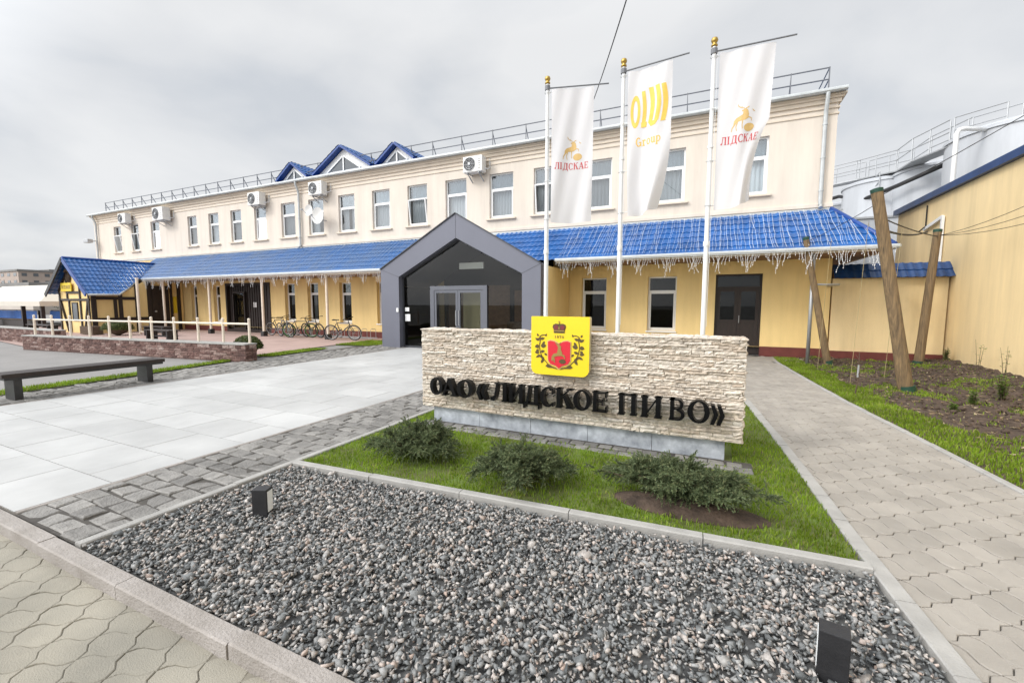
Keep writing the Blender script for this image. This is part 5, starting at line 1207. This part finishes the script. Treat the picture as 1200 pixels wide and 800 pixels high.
# ------------------------------------------------------------------ air conditioners, dishes and lamp on the facade
def ac(x, z, s, label, first=[None]):
    o = thing('air_conditioner', label, 'air conditioner', (x, YF, z), 'air conditioners on the upper facade')
    W_, H_, D_ = .86*s, .60*s, .34*s; y1 = YF-.14; y0 = y1-D_
    B = MB(); B.cbox(x-W_/2, x+W_/2, y0, y1, z, z+H_, .02); B.build('case', M['ac'], o)
    cx, cz, r = x-W_*.16, z+H_*.5, H_*.42
    B = MB(); vs = [(cx+r*math.cos(2*PI*k/24), y0-.004, cz+r*math.sin(2*PI*k/24)) for k in range(24)]; B.add(vs, [tuple(range(24))]); B.build('fan_opening', M['black'], o)
    B = MB()
    for q in (r, r*.72, r*.44): B.torus((cx, y0-.012, cz), q, .008, 'Y', 24, 5)
    for k in range(4): a = PI*k/4; B.bar((cx-r*math.cos(a), y0-.010, cz-r*math.sin(a)), (cx+r*math.cos(a), y0-.010, cz+r*math.sin(a)), .010, .008)
    B.build('fan_grille', M['steel'], o)
    B = MB(); B.lathe((0,0,0), [(.005, 0), (.06*s, .004), (.06*s, .02), (.01, .03)], 12); B.v = [(cx+a, y0-.012-c, cz+b) for a, b, c in B.v]; B.build('fan_hub', M['steel'], o)
    B = MB(); 
    for k in range(5): B.box(x+W_*.30, x+W_*.30+.10*s, y0-.006, y0-.001, z+H_*(.2+.14*k), z+H_*(.22+.14*k))
    B.build('side_vent', M['charcoal'], o)
    for sx in (-.3, .3): B = MB(); B.bar((x+W_*sx, YF, z-.02), (x+W_*sx, y0+.02, z-.02), .04, .035); B.bar((x+W_*sx, YF-.01, z-.28), (x+W_*sx, y0+.08, z-.03), .03, .03); B.build('bracket', M['steel'], o)
    B = MB(); B.tube([(x+W_/2-.01, y1-.1, z+.15), (x+W_/2+.08, y1-.05, z+.12), (x+W_/2+.10, YF-.02, z+.2), (x+W_/2+.10, YF-.02, z+.55)], .02, 6); B.build('pipe', M['light_cable'], o)
ac(-34.1, 6.60, 1.0, 'leftmost air conditioner, small, near the building corner'); ac(-29.9, 6.45, 1.25, 'large air conditioner second from the left of the facade')
ac(-21.35, 6.55, 1.05, 'air conditioner left of the middle downpipe'); ac(-17.0, 6.62, 1.0, 'air conditioner above the satellite dishes'); ac(-8.55, 6.62, .98, 'air conditioner above the window next to the porch roof')
def dish(x, z, r, label):
    o = thing('satellite_dish', label, 'satellite dish', (x, YF, z), 'satellite dishes on the facade'); B = MB(); n, m_ = 20, 5; vs = [(x, YF-.42, z)]
    for i in range(1, m_+1):
        for k in range(n): a = 2*PI*k/n; q = r*i/m_; vs.append((x+q*math.cos(a), YF-.42-.25*(q*q/r), z+q*math.sin(a)))
    fs = [(0, 1+k, 1+(k+1) % n) for k in range(n)]
    for i in range(m_-1):
        for k in range(n): fs.append((1+i*n+k, 1+(i+1)*n+k, 1+(i+1)*n+(k+1) % n, 1+i*n+(k+1) % n))
    B.add(vs, fs); B.build('reflector', M['ac'], o, smooth=True)
    B = MB(); B.tube([(x, YF, z-.15), (x, YF-.3, z-.15), (x, YF-.40, z)], .02, 6); B.build('bracket', M['steel'], o)
    B = MB(); B.tube([(x, YF-.5, z-r*.9), (x, YF-.85, z-.05)], .012, 6); B.tube([(x, YF-.9, z-.05), (x, YF-.8, z-.03)], .04, 8); B.build('feed_arm', M['steel'], o)
dish(-17.45, 5.95, .26, 'smaller upper satellite dish below the air conditioner'); dish(-16.85, 5.65, .38, 'larger lower satellite dish beside the window')
wl = thing('wall_lamp', 'grey floodlight on the left corner of the office building', 'lamp', (-38.6, YF-.4, 5.75))
B = MB(); B.cbox(-38.85, -38.25, YF-.62, YF-.32, 5.62, 5.86, .03); B.build('housing', M['steel'], wl)
B = MB(); B.tube([(-38.55, YF-.33, 5.75), (-38.55, YF, 5.80)], .035, 8); B.build('bracket', M['steel'], wl)

# ------------------------------------------------------------------ timbered hut at the left end of the canopy
HY, HX0, HX1, HXc = 10.95, -32.1, -28.80, -30.45
hut = thing('timbered_hut', 'small half timbered yellow hut with blue gable roof and yellow sign', 'hut', (HXc, HY, 0))
B = MB(); 
B.add([(HX0, HY, 0), (HX1, HY, 0), (HX1, HY, 2.18), (HXc, HY, 3.78), (HX0, HY, 2.18)], [(0,1,2,3,4)])
B.add([(HX1, HY, 0), (HX1, YF-.06, 0), (HX1, YF-.06, 2.78), (HX1, 13.3, 2.78), (HX1, 12.4, 2.18), (HX1, HY, 2.18)], [(0,1,2,3,4,5)])
B.add([(HX0, HY, 0), (HX0, YF-.06, 0), (HX0, YF-.06, 2.18), (HX0, HY, 2.18)], [(0,1,2,3)]); B.build('wall', M['yellow'], hut)
T = MB(); w_ = .11
def tb(a, b, wd=w_): 
    T.bar((a[0], HY-.022, a[1]), (b[0], HY-.022, b[1]), wd, wd) if False else T.bar((a[0], HY-.03+random.uniform(-.004, .004), a[1]), (b[0], HY-.03+random.uniform(-.004, .004), b[1]), .05 if abs(a[0]-b[0]) > abs(a[1]-b[1]) else wd, wd if abs(a[0]-b[0]) > abs(a[1]-b[1]) else .05)
for a, b in (((HX0+.08, 0), (HX0+.08, 2.14)), ((HX1-.1, 0), (HX1-.1, 2.14)), ((HX0, 1.74), (HX1, 1.74)), ((-31.15, 1.74), (-31.15, 3.05)), ((-29.78, 0), (-29.78, 3.0)), ((-31.0, 0), (-31.0, 1.74)), ((HX0+.2, 1.74), (-31.2, .05)), ((HX1-.2, 1.74), (-29.5, .05)), ((-31.15, 2.12), (-29.78, 2.12)),
             ((HX0, 2.18), (HXc, 3.72)), ((HX1, 2.18), (HXc, 3.72))): tb(a, b)
T.build('timber_frame', M['dark_wood'], hut)
T = MB()
def ts(y0, z0, y1, z1, wd=.16): T.bar((HX1+.028+random.uniform(-.004, .004), y0, z0), (HX1+.028+random.uniform(-.004, .004), y1, z1), .05, wd) if abs(y1-y0) > abs(z1-z0) else T.box(HX1+.002, HX1+.055+random.uniform(-.004, .004), y0-wd/2, y0+wd/2, z0, z1)
ts(HY+.12, 0, HY+.12, 2.08, .20); ts(12.18, 0, 12.18, 2.08, .17); ts(12.92, 0, 12.92, 2.5, .18); ts(13.5, 0, 13.5, 2.78, .2); ts(14.98, 0, 14.98, 2.78, .18); ts(14.58, 0, 14.58, 2.78, .12); ts(HY+.1, 1.82, 13.0, 1.82); ts(HY+.1, .72, 13.5, .72); ts(11.95, .72, 11.95, 1.82, .14)
T.build('timber_frame', M['dark_wood'], hut)
D = MB(); D.box(HX1+.003, HX1+.05, 13.62, 14.46, .02, 2.55); d = D.build('door', M['dark_wood'], hut); D = MB(); D.tube([(HX1+.05, 13.75, 1.1), (HX1+.12, 13.75, 1.1)], .05, 8); D.build('handle', M['steel'], d)
D = MB(); D.box(HX1+.003, HX1+.03, 14.68, 14.86, .98, 1.95); d = D.build('plaque', M['yellow_sign'], hut)
f = MB(); frame_rect(f, -30.72, -30.1, .62, 1.60, HY-.045, HY-.005, .06); f = f.build('window', M['dark_wood'], hut); g = MB(); g.box(-30.66, -30.16, HY-.03, HY-.02, .68, 1.54); g.build('pane', M['far_window'], f)
for sx in (-1, 1):
    xe = HXc+sx*2.22
    tile_roof('roof_tiles', (xe, HY-.35, 2.02), (xe, YF-.05, 2.02), (-sx*2.22, 0, 1.86), math.hypot(2.22, 1.86), M['tile'], hut, pitch=.2, course=.32, clip=[((HXc+2.22, 12.0, 2), (1.4, 1.12, 0))] if sx > 0 else None)
    B = MB(); B.bar((xe, HY-.37, 1.97), (HXc, HY-.37, 3.84), .05, .20); B.build('barge_board', M['charcoal'] if sx < 0 else M['blue_trim'], hut)
B = MB(); B.tube([(HXc, HY-.36, 3.91), (HXc, YF-.05, 3.91)], .06, 8); B.build('ridge_cap', M['blue_trim'], hut, smooth=True)
B = MB(); B.tube([(HXc+2.27, HY-.3, 1.98), (HXc+2.27, 11.9, 2.0), (HXc+1.7, 12.6, 2.4), (HXc+1.1, EY-.1, EZ-.05)], .05, 8); B.build('gutter', M['gutter'], hut, smooth=True)
# board with a barrel above it
sg = MB(); sg.cbox(-31.55, -30.42, HY-.12, HY-.07, 2.18, 2.62, .01); sg = sg.build('sign_board', M['yellow_sign'], hut)
sl_ = MB()
for k in range(4): x = -31.42+.25*k; sl_.box(x, x+.05, HY-.128, HY-.121, 2.30, 2.50); sl_.box(x+.12, x+.17, HY-.128, HY-.121, 2.30, 2.50); sl_.box(x+.051, x+.119, HY-.1275, HY-.121, 2.45 if k % 2 else 2.37, 2.495 if k % 2 else 2.42)
sl_.build('sign_lettering', M['crest_olive'], sg)
q = MB(); q.lathe((0,0,0), [(.18, 0), (.25, .14), (.27, .26), (.25, .38), (.18, .50)], 16); q.v = [(-30.85+a, HY-.03-abs(b)*.3, 2.66+c) for a, b, c in q.v]; q.build('barrel_relief', M['bark'], hut, smooth='auto')
q = MB(); q.tube([(-30.85-.18, HY-.1, 3.20), (-30.85, HY-.1, 3.32), (-30.85+.18, HY-.1, 3.20)], .05, 8); q.build('barrel_handle', M['bark'], hut)

# ------------------------------------------------------------------ bicycles and rack under the canopy
def bike(label, frame_m, rim_m, loc, rz, first=None):
    o = thing('bicycle', label, 'bicycle', (0,0,0), 'bicycles parked under the canopy'); R = .335; wb = 1.06
    for x, nm in ((0, 'wheel'), (wb, 'wheel')):
        B = MB(); B.tube([(x, -.05, R), (x, .05, R)], .022, 8); wq = B.build('wheel', M['steel'], o)
        B = MB(); B.torus((x, 0, R), R-.022, .022, 'Y', 32, 7); B.build('tyre', M['tyre'], wq, smooth=True)
        B = MB(); B.torus((x, 0, R), R-.052, .011, 'Y', 32, 5)
        for k in range(14): a = 2*PI*k/14; B.tube([(x, .02*(-1)**k, R), (x+(R-.05)*math.cos(a), 0, R+(R-.05)*math.sin(a))], .0018, 3, caps=False)
        B.build('rim', rim_m, wq)
    bb = (.43, 0, .29); st = (.30, 0, .76); hd = (.84, 0, .80); hb = (.88, 0, .66)
    B = MB()
    for a, b, r in ((bb, st, .017), (st, (.83, 0, .76), .017), (bb, hb, .021), (bb, (0, .06, R), .010), (bb, (0, -.06, R), .010), (st, (0, .06, R), .009), (st, (0, -.06, R), .009), (hd, hb, .022)): B.tube([a, b], r, 8)
    B.build('frame', frame_m, o)
    B = MB()
    for s_ in (-.055, .055): B.tube([(.88, s_*.4, .66), (.90, s_, .60), (wb, s_, R)], .014, 6)
    B.build('fork', frame_m, o)
    B = MB(); B.tube([hd, (.82, 0, .92)], .014, 8); B.tube([(.82, -.30, .95), (.80, -.16, .95), (.83, 0, .93), (.80, .16, .95), (.82, .30, .95)], .012, 8); B.build('handlebar', M['black'], o)
    for s_ in (-1, 1): B = MB(); B.tube([(.82, s_*.30, .95), (.83, s_*.41, .95)], .017, 8); B.build('grip', M['tyre'], o)
    B = MB(); B.tube([st, (.28, 0, .87)], .013, 8); B.build('seat_post', M['steel'], o)
    B = MB(); B.add([(.12,-.08,.90),(.12,.08,.90),(.24,.06,.89),(.42,.018,.90),(.42,-.018,.90),(.24,-.06,.89),(.13,-.06,.86),(.13,.06,.86),(.40,.012,.87),(.40,-.012,.87)], [(0,1,2,5),(5,2,3,4),(0,6,7,1),(1,7,8,3,2),(3,8,9,4),(4,9,6,0,5),(6,9,8,7)]); B.build('saddle', M['tyre'], o)
    B = MB(); B.torus((.43, -.05, .29), .085, .008, 'Y', 20, 5); B.tube([(.43, -.075, .29), (.50, -.075, .15)], .010, 6); B.tube([(.43, .075, .29), (.36, .075, .43)], .010, 6); B.tube([(.43, -.06, .29), (.43, .06, .29)], .015, 8); B.build('crank', M['steel'], o)
    for y, x, z in ((-.13, .50, .15), (.13, .36, .43)): B = MB(); B.cbox(x-.045, x+.045, y-.05, y+.05, z-.012, z+.012, .004); B.build('pedal', M['tyre'], o)
    o.location = loc; o.rotation_euler = (rad(7), 0, rz); return o
bike('dark bicycle at the left end of the group near the timber entrance', M['bike_dark'], M['steel'], (-19.75, 14.3, 0), rad(8))
bike('grey bicycle in the middle of the group, leaning on the rack', M['bike_grey'], M['steel'], (-18.6, 13.95, 0), rad(-14))
bike('bicycle with bright green rims in front of the group', M['bike_dark'], M['bike_green'], (-17.75, 13.75, 0), rad(22))
bike('black bicycle at the right end of the group behind the green rimmed one', M['bike_dark'], M['bike_dark'], (-17.25, 14.25, 0), rad(-6))
bike('single bicycle standing alone between the column and the porch', M['bike_dark'], M['steel'], (-14.85, 13.55, 0), rad(16))
rk = thing('bicycle_rack', 'low grey steel bicycle rack with hoops along the yellow wall', 'bicycle rack', (-16.5, 14.6, 0))
B = MB(); B.tube([(-19.6, 14.62, .03), (-13.6, 14.62, .03)], .02, 6); B.tube([(-19.6, 14.95, .03), (-13.6, 14.95, .03)], .02, 6); B.build('base_rail', M['steel'], rk)
for k in range(12):
    x = -19.4+k*.52; B = MB(); B.tube([(x, 14.62, .03), (x, 14.62, .38), (x, 14.68, .44), (x, 14.89, .44), (x, 14.95, .38), (x, 14.95, .03)], .012, 6); B.build('hoop', M['steel'], rk)
# terrace benches and planters
def tbench(x, y, L_, label):
    o = thing('terrace_bench', label, 'bench', (x, y, 0), 'dark benches on the terrace'); B = MB()
    for k in range(4): B.cbox(x-L_/2, x+L_/2, y-.22+.115*k, y-.12+.115*k, .42, .46, .006)
    B.build('seat', M['dark_wood'], o)
    for s_ in (-1, 1): B = MB(); B.cbox(x+s_*(L_/2-.2)-.04, x+s_*(L_/2-.2)+.04, y-.2, y+.2, 0, .415, .006); B.build('leg', M['charcoal'], o)
    B = MB(); B.box(x-L_/2+.25, x+L_/2-.25, y-.03, y+.03, .16, .22); B.build('stretcher', M['charcoal'], o)
tbench(-21.0, 10.2, 1.9, 'dark terrace bench right of the cream post'); tbench(-24.2, 11.6, 1.9, 'dark terrace bench left, nearer to the timbered hut'); tbench(-31.2, 9.9, 2.6, 'long dark bench in front of the hut gable')
def planter(x, y, L_, label):
    o = thing('planter', label, 'planter', (x, y, 0), 'planter boxes on the terrace'); B = MB(); 
    for k in range(4): B.box(x-L_/2, x+L_/2, y-.2, y-.17, .03+.10*k, .12+.10*k); B.box(x-L_/2, x+L_/2, y+.17, y+.2, .03+.10*k, .12+.10*k)
    B.box(x-L_/2, x-L_/2+.03, y-.168, y+.168, .03, .42); B.box(x+L_/2-.03, x+L_/2, y-.168, y+.168, .03, .42); B.build('box', M['bark'], o)
    B = MB(); B.box(x-L_/2+.031, x+L_/2-.031, y-.168, y+.168, .06, .38); B.build('soil', M['soil'], o)
planter(-28.0, 10.6, 1.3, 'slatted wooden planter box at the corner of the hut')

# ------------------------------------------------------------------ far left: awning, banners, houses, trees
aw = thing('market_awning', 'large cream awning on dark posts beyond the brick wall', 'awning', (-42, 12, 0))
def frustum(x0, x1, y0, y1, z0, ix0, ix1, iy0, iy1, z1, B): B.add([(x0,y0,z0),(x1,y0,z0),(x1,y1,z0),(x0,y1,z0),(ix0,iy0,z1),(ix1,iy0,z1),(ix1,iy1,z1),(ix0,iy1,z1)], [(0,1,5,4),(1,2,6,5),(2,3,7,6),(3,0,4,7),(4,5,6,7),(0,3,2,1)])
B = MB(); frustum(-50, -37.9, 12, 17.5, 1.62, -49, -40.4, 13.6, 16.2, 2.78, B); B.build('canopy_cloth', M['awning'], aw)
B = MB(); B.box(-50, -37.9, 11.985, 11.998, 1.36, 1.66); B.box(-37.89, -37.875, 12, 17.5, 1.36, 1.66); B.build('valance', M['awning'], aw)
for x in (-49.5, -45.6, -41.0, -38.2): B = MB(); B.box(x-.09, x+.09, 12.1, 12.28, -.02, 1.6); B.build('leg', M['dark_wood'], aw)
for (x0, x1, y, l) in ((-52, -41.3, 12.9, 'long blue cloth banner fixed under the cream awning'), (-40.6, -35.4, 13.3, 'shorter blue cloth banner between the awning and the hut')):
    o = thing('blue_banner', l, 'banner', (x0, y, 0), 'blue banners by the awning'); B = MB(); n = 24; vs = []
    for k in range(n+1): x = x0+(x1-x0)*k/n; dy = .03*math.sin(k*1.3); vs += [(x, y+dy, .42), (x, y+dy*.4, 1.02)]
    B.add(vs, [(2*k, 2*k+2, 2*k+3, 2*k+1) for k in range(n)]); B.build('cloth', M['tarp'], o)
    B = MB(); 
    for k in range(4): x = x0+(x1-x0)*k/3; B.box(x-.04, x+.04, y+.06, y+.14, -.02, 1.06)
    B.box(x0, x1, y+.06, y+.1, 1.03, 1.08); B.build('frame', M['dark_wood'], o)
bx = thing('counter', 'dark timber counter under the blue banner and awning', 'counter', (-45, 12.6, 0)); B = MB(); B.cbox(-52, -39.9, 12.45, 12.8, -.02, .42, .02); B.build('front', M['dark_wood'], bx); B = MB(); B.box(-52.1, -39.8, 12.4, 12.85, .422, .47); B.build('top', M['bark'], bx)
def block(name, label, x0, x1, y0, y1, z, m, rows, cols, roofh=.6, wz=1.5, flatroof=True):
    o = thing(name, label, 'building', ((x0+x1)/2, y0, 0)); B = MB(); B.box(x0, x1, y0, y1, -.3, z); B.build('wall', m, o)
    B = MB(); B.box(x0-.3, x1+.3, y0-.3, y1+.3, z+.002, z+roofh); B.build('roof', M['far_roof'], o)
    for side in (0, 1):
        for r in range(rows):
            for c in range(cols if side == 0 else max(2, cols//2)):
                zz = z*(r+.35)/rows; h = z/rows*.42
                if side == 0: a = x0+(x1-x0)*(c+.28)/cols; b = x0+(x1-x0)*(c+.72)/cols; B = MB(); B.box(a, b, y0-.08, y0-.005, zz, zz+h)
                else: n = max(2, cols//2); a = y0+(y1-y0)*(c+.28)/n; b = y0+(y1-y0)*(c+.72)/n; B = MB(); B.box(x1+.005, x1+.08, a, b, zz, zz+h)
                B.build('window', M['far_window'], o)
    return o
block('panel_block', 'distant beige panel apartment block at far left', -262, -203, 60, 76, 11.6, M['panel_beige'], 5, 12)
block('panel_block', 'distant taller stair block behind the panel apartment block', -268, -232, 77, 90, 13.6, M['panel_beige'], 5, 8)
block('house', 'pale two storey house between the awning and the hut', -131, -120.5, 40, 50, 5.4, M['far_plaster'], 2, 3, .25)
block('kiosk', 'small white kiosk behind the blue banners', -60, -52.5, 22, 26, 2.3, M['white'], 1, 3, .15)
block('long_shed', 'low grey shed with flat roof behind the cream awning', -112, -81, 25, 33, 3.7, M['far_plaster'], 1, 8, .5)
def tree(c, h, r, label, cnt=1500):
    o = thing('tree', label, 'tree', c, 'distant trees at far left'); B = MB(); cz = h*.62; B.tube([c, (c[0]+.1, c[1], h*.3), (c[0], c[1]+.1, h*.7)], [.035*h, .025*h, .01*h], 8)
    for k in range(6): a = k*1.1; B.tube([(c[0], c[1], h*(.28+.05*k)), (c[0]+r*.6*math.cos(a), c[1]+r*.6*math.sin(a), h*(.5+.06*k))], [.014*h, .004*h], 5)
    B.build('trunk', M['bark'], o); V, F = [], []; cl = [(RNG.normal(size=3)*np.array([r*.45, r*.45, h*.17])+np.array([c[0], c[1], cz]), RNG.uniform(.3, .55)*r) for _ in range(14)]
    for i in range(cnt):
        p0, cr_ = cl[RNG.integers(14)]; p = p0+RNG.normal(size=3)*cr_*.5; t = RNG.normal(size=3); t /= np.linalg.norm(t); s_ = np.cross(t, RNG.normal(size=3)); s_ /= np.linalg.norm(s_)+1e-6; l = .03*h*RNG.uniform(.6, 1.3); b = len(V)
        V += [p-t*l, p+s_*l*.5, p+t*l, p-s_*l*.5]; F.append((b, b+1, b+2, b+3))
    npmesh('crown', V, F, M['treeleaf'], o)
tree((-76, 27.5, 0), 3.8, 2.0, 'small dark tree left of the timbered hut roof'); tree((-98, 36.5, 0), 5.0, 2.4, 'rounded tree beside the pale distant house'); tree((-150, 58, 0), 8.2, 4.5, 'taller far tree behind the pale house')
tree((-176, 62, 0), 8.0, 5.0, 'broad far tree between the pale house and the apartment block'); tree((-196, 52, 0), 8.2, 4.0, 'bushy far tree in front of the apartment block')
